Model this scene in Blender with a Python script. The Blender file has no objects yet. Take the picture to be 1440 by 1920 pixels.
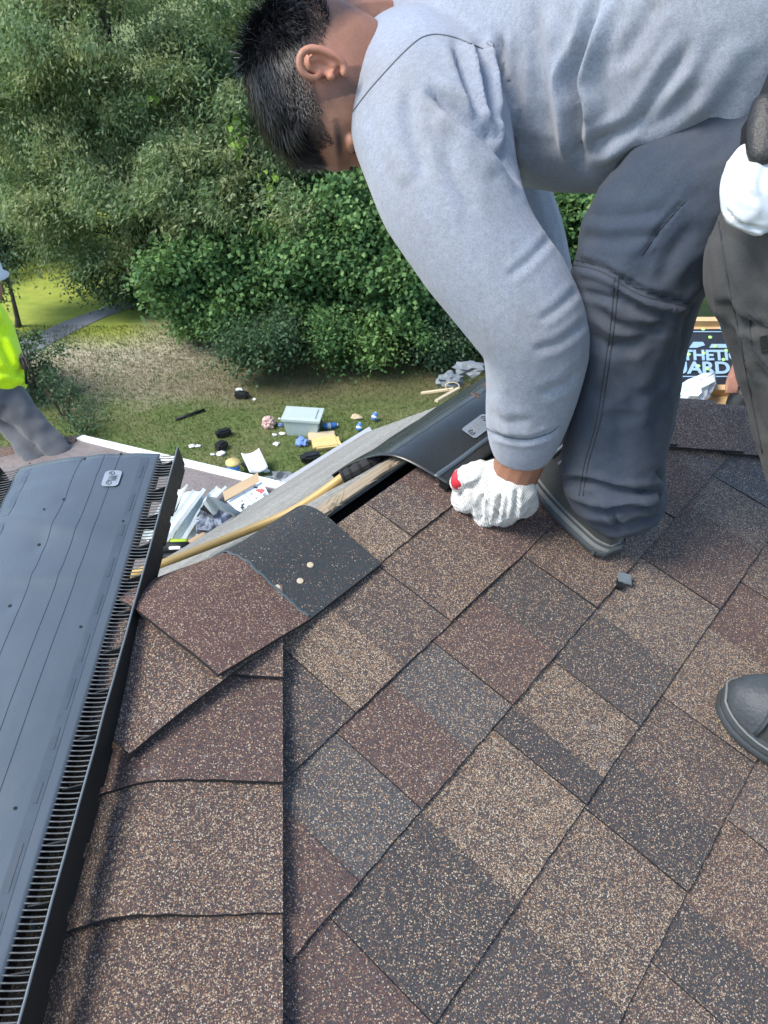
import bpy, bmesh, math, random
import numpy as np
from mathutils import Vector, Matrix, noise
from mathutils.bvhtree import BVHTree

random.seed(7); rng = np.random.default_rng(7)
scene = bpy.context.scene
C = scene.collection
R_ = math.radians

# ------------------------------------------------------------------ camera
PITCH = R_(37.9); FPX = 1442.0; CAMZ = 7.0
cam_d = bpy.data.cameras.new('Camera'); cam = bpy.data.objects.new('Camera', cam_d); C.objects.link(cam)
cam.location = (0, 0, CAMZ); cam.rotation_euler = (math.pi/2 - PITCH, 0, 0)
cam_d.sensor_fit = 'VERTICAL'; cam_d.sensor_height = 24.0; cam_d.lens = 24.0*FPX/1920.0
cam_d.clip_start = 0.02; cam_d.clip_end = 2000
cam_d.dof.use_dof = True; cam_d.dof.focus_distance = 1.2; cam_d.dof.aperture_fstop = 14
scene.camera = cam

# ------------------------------------------------------------------ light
SUN_EL, SUN_AZ = R_(52), R_(-112)        # azimuth measured from +Y towards +X
world = bpy.data.worlds.new('World'); scene.world = world; world.use_nodes = True
wn = world.node_tree; wn.nodes.clear()
sky = wn.nodes.new('ShaderNodeTexSky'); sky.sky_type = 'NISHITA'; sky.sun_disc = False
sky.sun_elevation = SUN_EL; sky.sun_rotation = SUN_AZ; sky.air_density = 1.0; sky.dust_density = 0.8; sky.ozone_density = 1.0
bg = wn.nodes.new('ShaderNodeBackground'); bg.inputs['Strength'].default_value = 0.15
wo = wn.nodes.new('ShaderNodeOutputWorld')
wn.links.new(sky.outputs[0], bg.inputs[0]); wn.links.new(bg.outputs[0], wo.inputs[0])
sl = bpy.data.lights.new('Sun', 'SUN'); sl.energy = 2.2; sl.angle = R_(24); sl.color = (1.0, 0.935, 0.84)
sun = bpy.data.objects.new('Sun', sl); C.objects.link(sun); sun.location = (0, 0, 30)
sd = Vector((math.sin(SUN_AZ)*math.cos(SUN_EL), math.cos(SUN_AZ)*math.cos(SUN_EL), math.sin(SUN_EL)))
sun.rotation_euler = sd.to_track_quat('Z', 'Y').to_euler()
vs = scene.view_settings; vs.view_transform = 'Standard'; vs.look = 'None'; vs.exposure = 1.2; vs.gamma = 1.0; vs.use_curve_mapping = False

# ------------------------------------------------------------------ frames of the place
A3 = lambda *a: np.array(a, float)
cp, sp = math.cos(PITCH), math.sin(PITCH)
FW = A3(0, cp, -sp); UP = A3(0, sp, cp); RT = A3(1, 0, 0); ZZ = A3(0, 0, 1); CAM = A3(0, 0, CAMZ)
AZ, SLOPE, FARS = R_(39.9), R_(14.0), R_(42.2)
D, VR = 0.9, 0.508
RR = A3(math.sin(AZ), math.cos(AZ), 0)                 # along the ridge
SH = A3(-math.cos(AZ), math.sin(AZ), 0)                # level, across the ridge, away from the eye
SS = SH*math.cos(SLOPE) + ZZ*math.sin(SLOPE); NN = ZZ*math.cos(SLOPE) - SH*math.sin(SLOPE)
SF = SH*math.cos(FARS) - ZZ*math.sin(FARS); NF = ZZ*math.cos(FARS) + SH*math.sin(FARS)
R0 = CAM + VR*SS - D*NN
E0, E1 = 0.392, 1.212                                   # the two ends of the ridge
def ray(x, y): return FW + RT*((x-720)/FPX) - UP*((y-960)/FPX)
def at(x, y, t): return CAM + ray(x, y)*t
def near(u, v, h=0.0): return CAM + u*RR + v*SS + (h-D)*NN
def farp(u, w, h=0.0): return R0 + u*RR + w*SF + h*NF
def hit(x, y, p, n): d = ray(x, y); return CAM + d*(((p-CAM)@n)/(d@n))
def ground(x, y, h=0.0): return hit(x, y, A3(0, 0, h), ZZ)
def pix(v):
    q = np.asarray(v) - CAM; zz = q@FW
    return 720 + FPX*(q@RT)/zz, 960 - FPX*(q@UP)/zz
def unit(v): v = np.asarray(v, float); return v/np.linalg.norm(v)

# ------------------------------------------------------------------ mesh helpers
def mesh(name, V, F, mat=None, parent=None, smooth=False):
    me = bpy.data.meshes.new(name)
    me.from_pydata([tuple(map(float, v)) for v in V], [], [tuple(int(i) for i in f) for f in F])
    me.update()
    return link(name, me, mat, parent, smooth)
def link(name, me, mat=None, parent=None, smooth=False):
    o = bpy.data.objects.new(name, me); C.objects.link(o)
    if mat: me.materials.append(mat)
    if smooth: me.polygons.foreach_set('use_smooth', [True]*len(me.polygons))
    if parent: o.parent = parent
    return o
def fastmesh(name, V, F, mat, parent=None, smooth=False):
    """V (n,3), F (m,k) numpy arrays"""
    me = bpy.data.meshes.new(name); V = np.asarray(V, np.float32); F = np.asarray(F, np.int32)
    m, k = F.shape
    me.vertices.add(len(V)); me.vertices.foreach_set('co', V.ravel())
    me.loops.add(m*k); me.loops.foreach_set('vertex_index', F.ravel())
    me.polygons.add(m); me.polygons.foreach_set('loop_start', np.arange(0, m*k, k, dtype=np.int32))
    me.polygons.foreach_set('loop_total', np.full(m, k, dtype=np.int32))
    me.update(calc_edges=True); me.validate()
    return link(name, me, mat, parent, smooth)
def empty(name, loc=(0, 0, 0)):
    o = bpy.data.objects.new(name, None); C.objects.link(o); o.location = tuple(map(float, loc)); o.empty_display_size = 0.1; return o
def tag(o, label=None, cat=None, group=None, kind=None):
    if label: o['label'] = label
    if cat: o['category'] = cat
    if group: o['group'] = group
    if kind: o['kind'] = kind
    return o
def thing(name, label, cat, group=None):
    return tag(empty(name), label, cat, group)

class MB:
    def __init__(s): s.V = []; s.F = []
    def add(s, V, F):
        n = len(s.V); s.V += [tuple(v) for v in V]; s.F += [tuple(i+n for i in f) for f in F]; return s
    def box(s, c, ax, ay, az):
        """centre and three half-axis vectors"""
        c, ax, ay, az = map(np.asarray, (c, ax, ay, az))
        V = [c + i*ax + j*ay + k*az for k in (-1, 1) for j in (-1, 1) for i in (-1, 1)]
        return s.add(V, [(0, 2, 3, 1), (4, 5, 7, 6), (0, 1, 5, 4), (2, 6, 7, 3), (0, 4, 6, 2), (1, 3, 7, 5)])
    def loft(s, rings, cap=True, closed=True):
        k = len(rings[0]); n = len(rings); V = [p for rg in rings for p in rg]; F = []
        for i in range(n-1):
            for j in range(k if closed else k-1):
                a = i*k + j; b = i*k + (j+1) % k; F.append((a, b, b+k, a+k))
        if cap:
            F.append(tuple(range(k-1, -1, -1))); F.append(tuple(range((n-1)*k, n*k)))
        return s.add(V, F)
    def tube(s, P, r, k=10, flat=1.0, ref=None, cap=True):
        return s.loft(tube_rings(P, r, k, flat, ref), cap)
    def build(s, name, mat=None, parent=None, smooth=False): return mesh(name, s.V, s.F, mat, parent, smooth)
def tube_rings(P, r, k=10, flat=1.0, ref=None):
    P = [np.asarray(p, float) for p in P]; n = len(P)
    if np.isscalar(r): r = [r]*n
    if np.isscalar(flat): flat = [flat]*n
    out = []
    last = None
    for i in range(n):
        t = unit(P[min(i+1, n-1)] - P[max(i-1, 0)])
        if last is None:
            a = np.cross(t, ref if ref is not None else (ZZ if abs(t[2]) < .9 else RT))
        else: a = last - t*(last@t)
        a = unit(a); last = a; b = np.cross(t, a)
        out.append([P[i] + r[i]*(math.cos(q)*a + flat[i]*math.sin(q)*b) for q in np.arange(k)*2*math.pi/k])
    return out
def spline(P, n):
    """Catmull-Rom through rows of any width"""
    P = np.array(P, float); m = len(P); out = []
    for t in np.linspace(0, m-1, n):
        i = min(int(t), m-2); f = t - i
        p0, p1, p2, p3 = P[max(i-1, 0)], P[i], P[i+1], P[min(i+2, m-1)]
        out.append(.5*((2*p1) + (-p0+p2)*f + (2*p0-5*p1+4*p2-p3)*f*f + (-p0+3*p1-3*p2+p3)*f**3))
    return np.array(out)
def limb(mb, rows, n=24, k=20, depth=1.0):
    """rows: (x, y, t, half width in photo units[, depth factor]); a round-ended tapering tube in the place"""
    rows = [tuple(q) + ((depth,) if len(q) == 4 else ()) for q in rows]
    S = spline(rows, n)
    P = [at(q[0], q[1], q[2]) for q in S]; r = [q[3]*q[2]/FPX for q in S]
    rings = []; m = len(P)
    for i in range(m):
        t = unit(P[min(i+1, m-1)] - P[max(i-1, 0)])
        view = unit(P[i] - CAM); a = unit(np.cross(t, view)); b = np.cross(t, a)
        rings.append([P[i] + r[i]*(math.cos(q)*a + S[i][4]*math.sin(q)*b) for q in np.arange(k)*2*math.pi/k])
    def dome(ring, c, d, rr):
        return [[c + (p-c)*math.cos(q) + d*rr*math.sin(q) for p in ring] for q in (R_(35), R_(65), R_(85))]
    d0 = unit(P[0]-P[1]); d1 = unit(P[-1]-P[-2])
    full = dome(rings[0], P[0], d0, r[0]*.8)[::-1] + rings + dome(rings[-1], P[-1], d1, r[-1]*.8)
    mb.loft(full)
def remesh(mb, voxel, smooth=6, fac=.5):
    me = bpy.data.meshes.new('tmp'); me.from_pydata(mb.V, [], mb.F); me.update()
    bm = bmesh.new(); bm.from_mesh(me); bmesh.ops.recalc_face_normals(bm, faces=bm.faces); bm.to_mesh(me); bm.free()
    o = bpy.data.objects.new('tmp', me); C.objects.link(o)
    m = o.modifiers.new('r', 'REMESH'); m.mode = 'VOXEL'; m.voxel_size = voxel; m.adaptivity = 0
    if smooth:
        q = o.modifiers.new('s', 'SMOOTH'); q.factor = fac; q.iterations = smooth
    dg = bpy.context.evaluated_depsgraph_get(); dg.update()
    out = bpy.data.meshes.new_from_object(o.evaluated_get(dg))
    bpy.data.objects.remove(o); bpy.data.meshes.remove(me)
    return out
def get_co(me):
    a = np.empty(len(me.vertices)*3, np.float32); me.vertices.foreach_get('co', a); return a.reshape(-1, 3).astype(float)
def get_no(me):
    a = np.empty(len(me.vertices)*3, np.float32); me.vertices.foreach_get('normal', a); return a.reshape(-1, 3).astype(float)
def set_co(me, co):
    me.vertices.foreach_set('co', co.astype(np.float32).ravel()); me.update()
def pixs(co):
    q = co - CAM; zz = q@FW
    return np.stack([720 + FPX*(q@RT)/zz, 960 - FPX*(q@UP)/zz], 1)
def folds(me, lines, others=None):
    """press or raise soft cloth folds along drawn lines: (points, depth metres, width photo units)"""
    co = get_co(me); no = get_no(me); px = pixs(co)
    front = np.clip(-(no*((co-CAM)/np.linalg.norm(co-CAM, axis=1)[:, None])).sum(1)*2.5, 0, 1)
    disp = np.zeros(len(co))
    for pts, dep, wid in lines:
        S = spline(pts, 40); best = np.full(len(co), 1e9); tt = np.zeros(len(co))
        for i in range(len(S)-1):
            a, b = S[i, :2], S[i+1, :2]; ab = b-a; L = (ab@ab)+1e-9
            f = np.clip(((px-a)@ab)/L, 0, 1); dd = np.linalg.norm(px-a-f[:, None]*ab, axis=1)
            m = dd < best; best[m] = dd[m]; tt[m] = (i+f[m])/(len(S)-1)
        taper = np.clip(np.minimum(tt, 1-tt)*6, 0.05, 1)
        x = best/wid
        disp += dep*taper*((np.exp(-x*x) if dep > 0 else np.exp(-1.5*x**1.1)) - .45*np.exp(-((x-1.7)/.8)**2))
    co += no*(disp*front)[:, None]
    set_co(me, co)
def wrinkle(me, scale, amp, stretch=(1, 1, 1), seed=0.0, ridged=True):
    co = get_co(me); no = get_no(me); st = np.array(stretch); q = co*scale*st + seed
    v = np.array([noise.noise(Vector(p)) for p in q])
    if ridged: v = .5 - np.abs(v)*2
    set_co(me, co + no*(v*amp)[:, None])
def surf(me):
    co = get_co(me); return BVHTree.FromPolygons([Vector(c) for c in co], [tuple(p.vertices) for p in me.polygons])
def onto(bvh, x, y, lift=0.0):
    d = Vector(unit(ray(x, y))); h = bvh.ray_cast(Vector(CAM), d)
    if h[0] is None: return None
    n = h[1] if h[1].dot(d) < 0 else -h[1]
    return np.array(h[0] + n*lift)
def seam(bvh, pts, r, name, mat, parent, n=40, lift=0.0, k=5):
    P = [onto(bvh, q[0], q[1], lift) for q in spline(pts, n)]; P = [p for p in P if p is not None]
    if len(P) < 3: return None
    return MB().tube(P, r, k).build(name, mat, parent, True)
def grid(fn, nu, nv):
    V = [fn(i/nu, j/nv) for j in range(nv+1) for i in range(nu+1)]
    F = [(j*(nu+1)+i, j*(nu+1)+i+1, (j+1)*(nu+1)+i+1, (j+1)*(nu+1)+i) for j in range(nv) for i in range(nu)]
    return V, F
def shell(fn, nu, nv, thick, nrm=None):
    """closed thin solid from a surface function"""
    V, F = grid(fn, nu, nv); V = [np.asarray(v, float) for v in V]; N = len(V)
    nr = []
    for j in range(nv+1):
        for i in range(nu+1):
            a = V[j*(nu+1)+min(i+1, nu)] - V[j*(nu+1)+max(i-1, 0)]; b = V[min(j+1, nv)*(nu+1)+i] - V[max(j-1, 0)*(nu+1)+i]
            nr.append(unit(np.cross(a, b)))
    B = [v - n*thick for v, n in zip(V, nr)]
    G = list(F) + [tuple(N+i for i in reversed(f)) for f in F]
    rim = [i for i in range(nu)] + [j*(nu+1)+nu for j in range(nv)] + [nv*(nu+1)+i for i in range(nu, 0, -1)] + [j*(nu+1) for j in range(nv, 0, -1)]
    for a, b in zip(rim, rim[1:]+rim[:1]): G.append((b, a, a+N, b+N))
    return V+B, G

# ------------------------------------------------------------------ materials
class NT:
    def __init__(s, name):
        s.m = bpy.data.materials.new(name); s.m.use_nodes = True; s.t = s.m.node_tree; s.t.nodes.clear()
        s.out = s.n('ShaderNodeOutputMaterial'); s.b = s.n('ShaderNodeBsdfPrincipled'); s.t.links.new(s.b.outputs[0], s.out.inputs[0])
    def n(s, ty, **kw):
        nd = s.t.nodes.new(ty)
        for k, v in kw.items(): setattr(nd, k, v)
        return nd
    def l(s, a, b): s.t.links.new(a, b)
    def put(s, sock, val):
        if hasattr(val, 'is_output'): s.l(val, sock)
        else:
            if isinstance(val, (tuple, list)) and len(val) == 3 and sock.type == 'RGBA': val = (*val, 1)
            sock.default_value = val
    def set(s, **kw):
        for k, v in kw.items(): s.put(s.b.inputs[k.replace('_', ' ')], v)
        return s
    def pos(s): return s.n('ShaderNodeNewGeometry').outputs['Position']
    def obj(s): return s.n('ShaderNodeTexCoord').outputs['Object']
    def map(s, v, scale=(1, 1, 1), rot=(0, 0, 0)):
        m = s.n('ShaderNodeMapping'); s.l(v, m.inputs[0]); m.inputs['Scale'].default_value = scale; m.inputs['Rotation'].default_value = rot; return m.outputs[0]
    def noise(s, v, scale, detail=4, rough=.55, dist=0.0):
        m = s.n('ShaderNodeTexNoise'); s.l(v, m.inputs['Vector']); m.inputs['Scale'].default_value = scale; m.inputs['Detail'].default_value = detail
        m.inputs['Roughness'].default_value = rough; m.inputs['Distortion'].default_value = dist; return m.outputs['Fac']
    def voro(s, v, scale, feature='F1'):
        m = s.n('ShaderNodeTexVoronoi'); m.feature = feature; s.l(v, m.inputs['Vector']); m.inputs['Scale'].default_value = scale; return m
    def ramp(s, fac, stops, interp='LINEAR'):
        m = s.n('ShaderNodeValToRGB'); s.put(m.inputs[0], fac); cr = m.color_ramp; cr.interpolation = interp
        while len(cr.elements) < len(stops): cr.elements.new(.5)
        for e, (p, c) in zip(cr.elements, stops):
            e.position = p; e.color = (*c, 1) if len(c) == 3 else c
        return m.outputs[0]
    def step(s, fac, a, b):
        m = s.n('ShaderNodeMapRange'); s.put(m.inputs[0], fac); m.inputs[1].default_value = a; m.inputs[2].default_value = b; return m.outputs[0]
    def math(s, op, a, b=0.0):
        m = s.n('ShaderNodeMath', operation=op); s.put(m.inputs[0], a); s.put(m.inputs[1], b); return m.outputs[0]
    def mix(s, fac, a, b, mode='MIX'):
        m = s.n('ShaderNodeMix', data_type='RGBA', blend_type=mode); s.put(m.inputs[0], fac); s.put(m.inputs[6], a); s.put(m.inputs[7], b); return m.outputs[2]
    def bump(s, h, strength, dist=.001, prev=None):
        m = s.n('ShaderNodeBump'); m.inputs['Strength'].default_value = strength; m.inputs['Distance'].default_value = dist; s.put(m.inputs['Height'], h)
        if prev is not None: s.l(prev, m.inputs['Normal'])
        s.last = m.outputs[0]; s.l(m.outputs[0], s.b.inputs['Normal']); return m.outputs[0]

def plain(name, col, rough=.6, var=.15, scale=20, metal=0.0, bump=0.0, spec=.5):
    t = NT(name); p = t.pos(); f = t.noise(p, scale, 5, .6)
    c0 = tuple(c*(1-var) for c in col); c1 = tuple(min(1, c*(1+var)) for c in col)
    t.set(Base_Color=t.mix(f, c0, c1), Roughness=t.step(t.noise(p, scale*2.3, 3), 0, 1), Metallic=metal)
    m = t.n('ShaderNodeMapRange'); t.l(t.noise(p, scale*1.7, 3), m.inputs[0]); m.inputs[3].default_value = max(0, rough-.1); m.inputs[4].default_value = min(1, rough+.1)
    t.l(m.outputs[0], t.b.inputs['Roughness']); t.b.inputs['Specular IOR Level'].default_value = spec
    if bump: t.bump(t.noise(p, scale*6, 4), bump, .004)
    return t.m

def granule_mat(name, fixed=None, ground=((.013, .017, .021), (.066, .068, .070))):
    """mineral granules: object colour = (share of tan, share of red brown, lightness of the dark ground)"""
    t = NT(name); p = t.pos()
    if fixed: rgb = [None]*3; vals = fixed
    else:
        oi = t.n('ShaderNodeObjectInfo'); sep = t.n('ShaderNodeSeparateColor'); t.l(oi.outputs['Color'], sep.inputs[0]); vals = [sep.outputs[i] for i in range(3)]
    warp = t.n('ShaderNodeVectorMath', operation='ADD'); t.l(p, warp.inputs[0])
    nz = t.n('ShaderNodeTexNoise'); t.l(p, nz.inputs['Vector']); nz.inputs['Scale'].default_value = 420
    sc = t.n('ShaderNodeVectorMath', operation='SCALE'); t.l(nz.outputs['Color'], sc.inputs[0]); sc.inputs['Scale'].default_value = .0026
    t.l(sc.outputs[0], warp.inputs[1])
    v = t.voro(warp.outputs[0], 640); hs = t.n('ShaderNodeSeparateColor'); t.l(v.outputs['Color'], hs.inputs[0])
    vf = t.voro(warp.outputs[0], 980); hf = t.n('ShaderNodeSeparateColor'); t.l(vf.outputs['Color'], hf.inputs[0])
    big = t.noise(p, 9, 3, .6); mid = t.noise(p, 55, 3, .6)
    patch = t.math('ADD', t.math('ADD', t.math('MULTIPLY', t.step(big, .3, .7), .22), .42), t.math('MULTIPLY', t.step(mid, .3, .7), .42))   # 0..1.3
    tanp = t.math('MULTIPLY', vals[0], patch)
    redp = t.math('ADD', vals[1], .07)
    dark = t.mix(hf.outputs[0], *ground)
    dark = t.mix(t.math('MULTIPLY', vals[0], .5), dark, t.mix(hf.outputs[0], (.045, .034, .027), (.13, .10, .08)))
    dark = t.mix(t.math('MULTIPLY', vals[2], hf.outputs[1]), dark, (.11, .12, .125))
    is_red = t.math('LESS_THAN', hf.outputs[2], redp)
    col = t.mix(is_red, dark, t.mix(hf.outputs[1], (.075, .040, .035), (.175, .10, .085)))
    is_tan = t.math('LESS_THAN', hs.outputs[0], tanp)
    shape = t.math('LESS_THAN', v.outputs['Distance'], .52)
    tanc = t.ramp(hs.outputs[1], [(0, (.22, .12, .07)), (.35, (.34, .215, .125)), (.7, (.46, .345, .22)), (1, (.60, .52, .40))])
    col = t.mix(t.math('MULTIPLY', is_tan, shape), col, tanc)
    # worn, chalky scuffs with a shape of their own
    sc1 = t.noise(p, 30, 6, .75); sc2 = t.noise(p, 4.3, 2)
    scuff = t.math('MULTIPLY', t.step(sc1, .60, .74), t.step(sc2, .52, .64))
    col = t.mix(t.math('MULTIPLY', scuff, .55), col, (.24, .29, .30))
    t.set(Base_Color=col, Roughness=.86); t.b.inputs['Specular IOR Level'].default_value = .35
    h = t.math('SUBTRACT', 1.0, vf.outputs['Distance'])
    t.bump(h, .75, .0016)
    return t.m

M = {}
M['granule'] = granule_mat('shingle granules')
M['starter'] = granule_mat('dark green granules', (.05, .01, .2), ((.015, .022, .025), (.046, .058, .062)))
t = NT('underside asphalt'); t.set(Base_Color=(.012, .012, .013), Roughness=.8); M['asphalt'] = t.m

def old_roof(name, c0, c1, c2, ax):
    """weathered old shingles, streaked along ax (angle about z)"""
    t = NT(name); p = t.pos(); q = t.map(p, (1, 1, 1), (0, 0, ax))
    st = t.noise(t.map(q, (2.2, 26, 26)), 1.6, 7, .7); sp_ = t.noise(p, 90, 4, .7); bg_ = t.noise(p, 2.2, 4)
    col = t.mix(t.step(st, .3, .7), c0, c1); col = t.mix(t.step(sp_, .48, .72), col, c2)
    col = t.mix(t.math('MULTIPLY', t.step(bg_, .35, .75), .45), col, tuple(c*.55 for c in c0))
    t.set(Base_Color=col, Roughness=.9); t.bump(t.noise(p, 160, 3), .5, .003); return t.m
M['far_roof'] = old_roof('weathered grey shingles', (.14, .135, .12), (.30, .295, .265), (.42, .41, .38), -(math.pi/2-AZ))
M['wing_roof'] = old_roof('weathered brown shingles', (.12, .10, .095), (.22, .19, .18), (.30, .27, .26), AZ)
M['red_old'] = granule_mat('old red shingles', (.35, .55, .3))

t = NT('weathered wood'); p = t.map(t.pos(), (1, 1, 1), (0, 0, -(math.pi/2-AZ)))
w = t.noise(t.map(p, (5, 120, 120)), 1, 6, .65); 
t.set(Base_Color=t.ramp(w, [(.25, (.13, .10, .07)), (.5, (.34, .27, .18)), (.75, (.52, .44, .32))]), Roughness=.85); t.bump(w, .6, .004); M['wood'] = t.m
M['lumber'] = plain('new lumber', (.58, .40, .20), .7, .2, 14)
M['white_metal'] = plain('white painted metal', (.74, .76, .76), .4, .05, 8)
M['siding'] = plain('white vinyl siding', (.66, .70, .64), .45, .12, 9)
M['house_wall'] = plain('house siding', (.62, .63, .61), .6, .06, 3)
M['black_plastic'] = plain('black plastic', (.010, .011, .012), .5, .2, 30, spec=.3)
M['black_matt'] = plain('black rubber', (.014, .014, .015), .75, .2, 30)
M['dark'] = plain('dark attic', (.006, .005, .005), .95, .2, 10)

def vent_mat(name, col, rough):
    t = NT(name); p = t.pos()
    f = t.noise(p, 7, 4); sm = t.noise(t.map(p, (1, .3, 1)), 30, 5, .7)
    t.set(Base_Color=t.mix(f, tuple(c*.8 for c in col), tuple(c*1.2 for c in col)), Roughness=t.step(sm, -2.2, 3.2))
    m = t.n('ShaderNodeMapRange'); t.l(sm, m.inputs[0]); m.inputs[1].default_value = .3; m.inputs[2].default_value = .75; m.inputs[3].default_value = rough-.06; m.inputs[4].default_value = rough+.14
    t.l(m.outputs[0], t.b.inputs['Roughness']); t.b.inputs['Specular IOR Level'].default_value = .5
    t.bump(t.noise(p, 700, 2), .06, .0006); return t.m
M['vent'] = vent_mat('blue grey vent plastic', (.072, .091, .108), .27)
M['vent_dark'] = vent_mat('charcoal vent plastic', (.026, .030, .031), .27)
M['vent_pale'] = plain('scuffed print on plastic', (.23, .27, .31), .5, .25, 60)
M['slat'] = plain('slat plastic', (.060, .068, .072), .45, .3, 60)
M['vent_edge'] = plain('scuffed plastic edge', (.13, .15, .16), .42, .3, 60)
M['score'] = plain('score line', (.050, .064, .078), .4, .2, 60)
M['vent_band'] = plain('printed band', (.060, .077, .094), .28, .25, 30)
M['hose'] = plain('tan rubber hose', (.44, .30, .10), .45, .12, 40)
M['nailhead'] = plain('galvanised nail head', (.62, .52, .36), .45, .2, 300, .3)

def cloth(name, col, col2, weave, stain=None, bump=.35, rough=.9, amount=.5, sheen=.25):
    t = NT(name); p = t.pos()
    h = t.noise(p, weave, 3, .8); hb = t.noise(t.map(p, (1, 2.2, 1), (.3, .5, .2)), weave*.22, 5, .7); st = t.noise(p, 5.5, 5, .62)
    c = t.mix(t.step(h, .3, .7), col, col2); c = t.mix(t.math('MULTIPLY', t.step(hb, .4, .72), .45), c, tuple(min(1, x*1.25) for x in col2))
    if stain: c = t.mix(t.math('MULTIPLY', t.step(st, .42, .72), amount), c, stain)
    t.set(Base_Color=c, Roughness=rough); t.b.inputs['Specular IOR Level'].default_value = .2
    t.b.inputs['Sheen Weight'].default_value = sheen; t.b.inputs['Sheen Roughness'].default_value = .5
    t.bump(h, bump, .0012); t.bump(t.noise(p, 45, 4, .6), .18, .006, t.last); return t.m
M['fleece'] = cloth('heather grey fleece', (.175, .20, .25), (.315, .35, .42), 520, (.20, .19, .17), .55)
M['trouser'] = cloth('slate work trousers', (.026, .037, .056), (.044, .058, .082), 900, (.092, .092, .092), .25, .85, .55, .05)
M['trouser_dusty'] = cloth('dusty grey work trousers', (.042, .044, .045), (.060, .060, .059), 900, (.095, .084, .070), .25, .9, .5, .05)
M['stitch'] = plain('trouser stitching', (.028, .032, .04), .9, .2, 200)
M['seam_grey'] = plain('sweatshirt seam', (.12, .13, .15), .9, .2, 200)
M['knit'] = None
t = NT('white knit glove'); p = t.pos()
rows = t.n('ShaderNodeTexWave'); rows.wave_type = 'BANDS'; rows.bands_direction = 'DIAGONAL'; t.l(t.map(p, (1, 1, .6), (.2, 0, .4)), rows.inputs[0]); rows.inputs['Scale'].default_value = 150; rows.inputs['Distortion'].default_value = 1.2
t.set(Base_Color=t.mix(t.step(t.noise(p, 60, 5), .35, .75), (.78, .78, .74), (.50, .48, .42)), Roughness=.95); t.b.inputs['Sheen Weight'].default_value = .3
t.bump(rows.outputs['Fac'], .9, .0018); t.bump(t.noise(p, 400, 2), .5, .0012, t.last); M['knit'] = t.m
M['latex'] = plain('red latex coating', (.60, .035, .05), .5, .2, 90, bump=.3)
M['yellow_cuff'] = plain('yellow overlock edge', (.75, .50, .04), .8, .15, 120)

t = NT('skin'); p = t.pos(); f = t.noise(p, 38, 5, .6); f2 = t.noise(p, 260, 3)
c = t.mix(f, (.235, .105, .062), (.345, .170, .105)); c = t.mix(t.math('MULTIPLY', t.step(f2, .45, .7), .25), c, (.17, .07, .045))
at_ = t.n('ShaderNodeAttribute', attribute_name='tint'); sepc = t.n('ShaderNodeSeparateColor'); t.l(at_.outputs['Color'], sepc.inputs[0])
stub = t.math('MULTIPLY', sepc.outputs[0], t.step(t.noise(p, 900, 2, .8), .25, .65)); c = t.mix(t.math('MULTIPLY', sepc.outputs[0], .5), c, (.05, .034, .028))
c = t.mix(stub, c, (.012, .010, .010)); c = t.mix(t.math('MULTIPLY', sepc.outputs[1], .55), c, (.52, .22, .15))
t.set(Base_Color=c, Roughness=.55, Subsurface_Weight=.10); t.b.inputs['Subsurface Radius'].default_value = (.008, .003, .002); t.b.inputs['Subsurface Scale'].default_value = .5
t.bump(t.noise(p, 520, 4, .7), .55, .0010); M['skin'] = t.m
t = NT('black hair'); ri = t.n('ShaderNodeNewGeometry').outputs['Random Per Island']
t.set(Base_Color=t.mix(ri, (.004, .004, .005), (.012, .012, .015)), Roughness=.42); t.b.inputs['Specular IOR Level'].default_value = .45; M['hair'] = t.m
M['eye'] = plain('dark eye', (.02, .012, .01), .1, .1, 100)

M['sole_grey'] = plain('grey midsole', (.16, .17, .16), .7, .22, 40, bump=.3)
M['sole_dark'] = plain('dark outsole', (.042, .05, .054), .75, .3, 40, bump=.3)
M['shoe'] = cloth('dark mesh shoe', (.020, .022, .022), (.045, .046, .042), 500, (.10, .09, .07), .7, .85, .4)
M['boot'] = plain('scuffed grey leather toe', (.050, .058, .064), .55, .45, 34, bump=.35)
M['lace'] = plain('grey overlay', (.30, .33, .35), .6, .2, 60)

def leaf(name, stops, yellow=None, trans=.25):
    t = NT(name); g = t.n('ShaderNodeNewGeometry'); ri = g.outputs['Random Per Island']; p = g.outputs['Position']
    c = t.ramp(ri, stops); 
    if yellow: c = t.mix(t.math('MULTIPLY', t.step(t.noise(p, .9, 3, .6), .48, .66), yellow[0]), c, t.ramp(ri, yellow[1]))
    t.set(Base_Color=c, Roughness=.62); t.b.inputs['Specular IOR Level'].default_value = .3
    tr = t.n('ShaderNodeBsdfTranslucent'); t.l(t.mix(.5, c, (.16, .24, .04)), tr.inputs[0]); ms = t.n('ShaderNodeMixShader'); ms.inputs[0].default_value = trans
    t.l(t.b.outputs[0], ms.inputs[1]); t.l(tr.outputs[0], ms.inputs[2]); t.l(ms.outputs[0], t.out.inputs[0]); return t.m
M['oak'] = leaf('willow oak leaves', [(0, (.10, .175, .08)), (.6, (.215, .31, .15)), (1, (.38, .46, .25))], (.65, [(0, (.28, .30, .12)), (1, (.50, .49, .24))]), .45)
M['maple'] = leaf('broad green leaves', [(0, (.042, .11, .042)), (.6, (.095, .20, .068)), (1, (.17, .29, .10))], (.65, [(0, (.12, .24, .065)), (1, (.25, .39, .11))]))
M['dark_leaf'] = leaf('dark green leaves', [(0, (.032, .072, .036)), (.7, (.07, .132, .066)), (1, (.12, .19, .095))])
M['pine'] = leaf('pine needles', [(0, (.03, .085, .045)), (.6, (.05, .13, .065)), (1, (.09, .18, .085))])
M['vine'] = leaf('bright vine leaves', [(0, (.16, .34, .05)), (1, (.33, .50, .08))])
M['dry'] = leaf('dry stems', [(0, (.10, .075, .05)), (1, (.20, .16, .11))])
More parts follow.
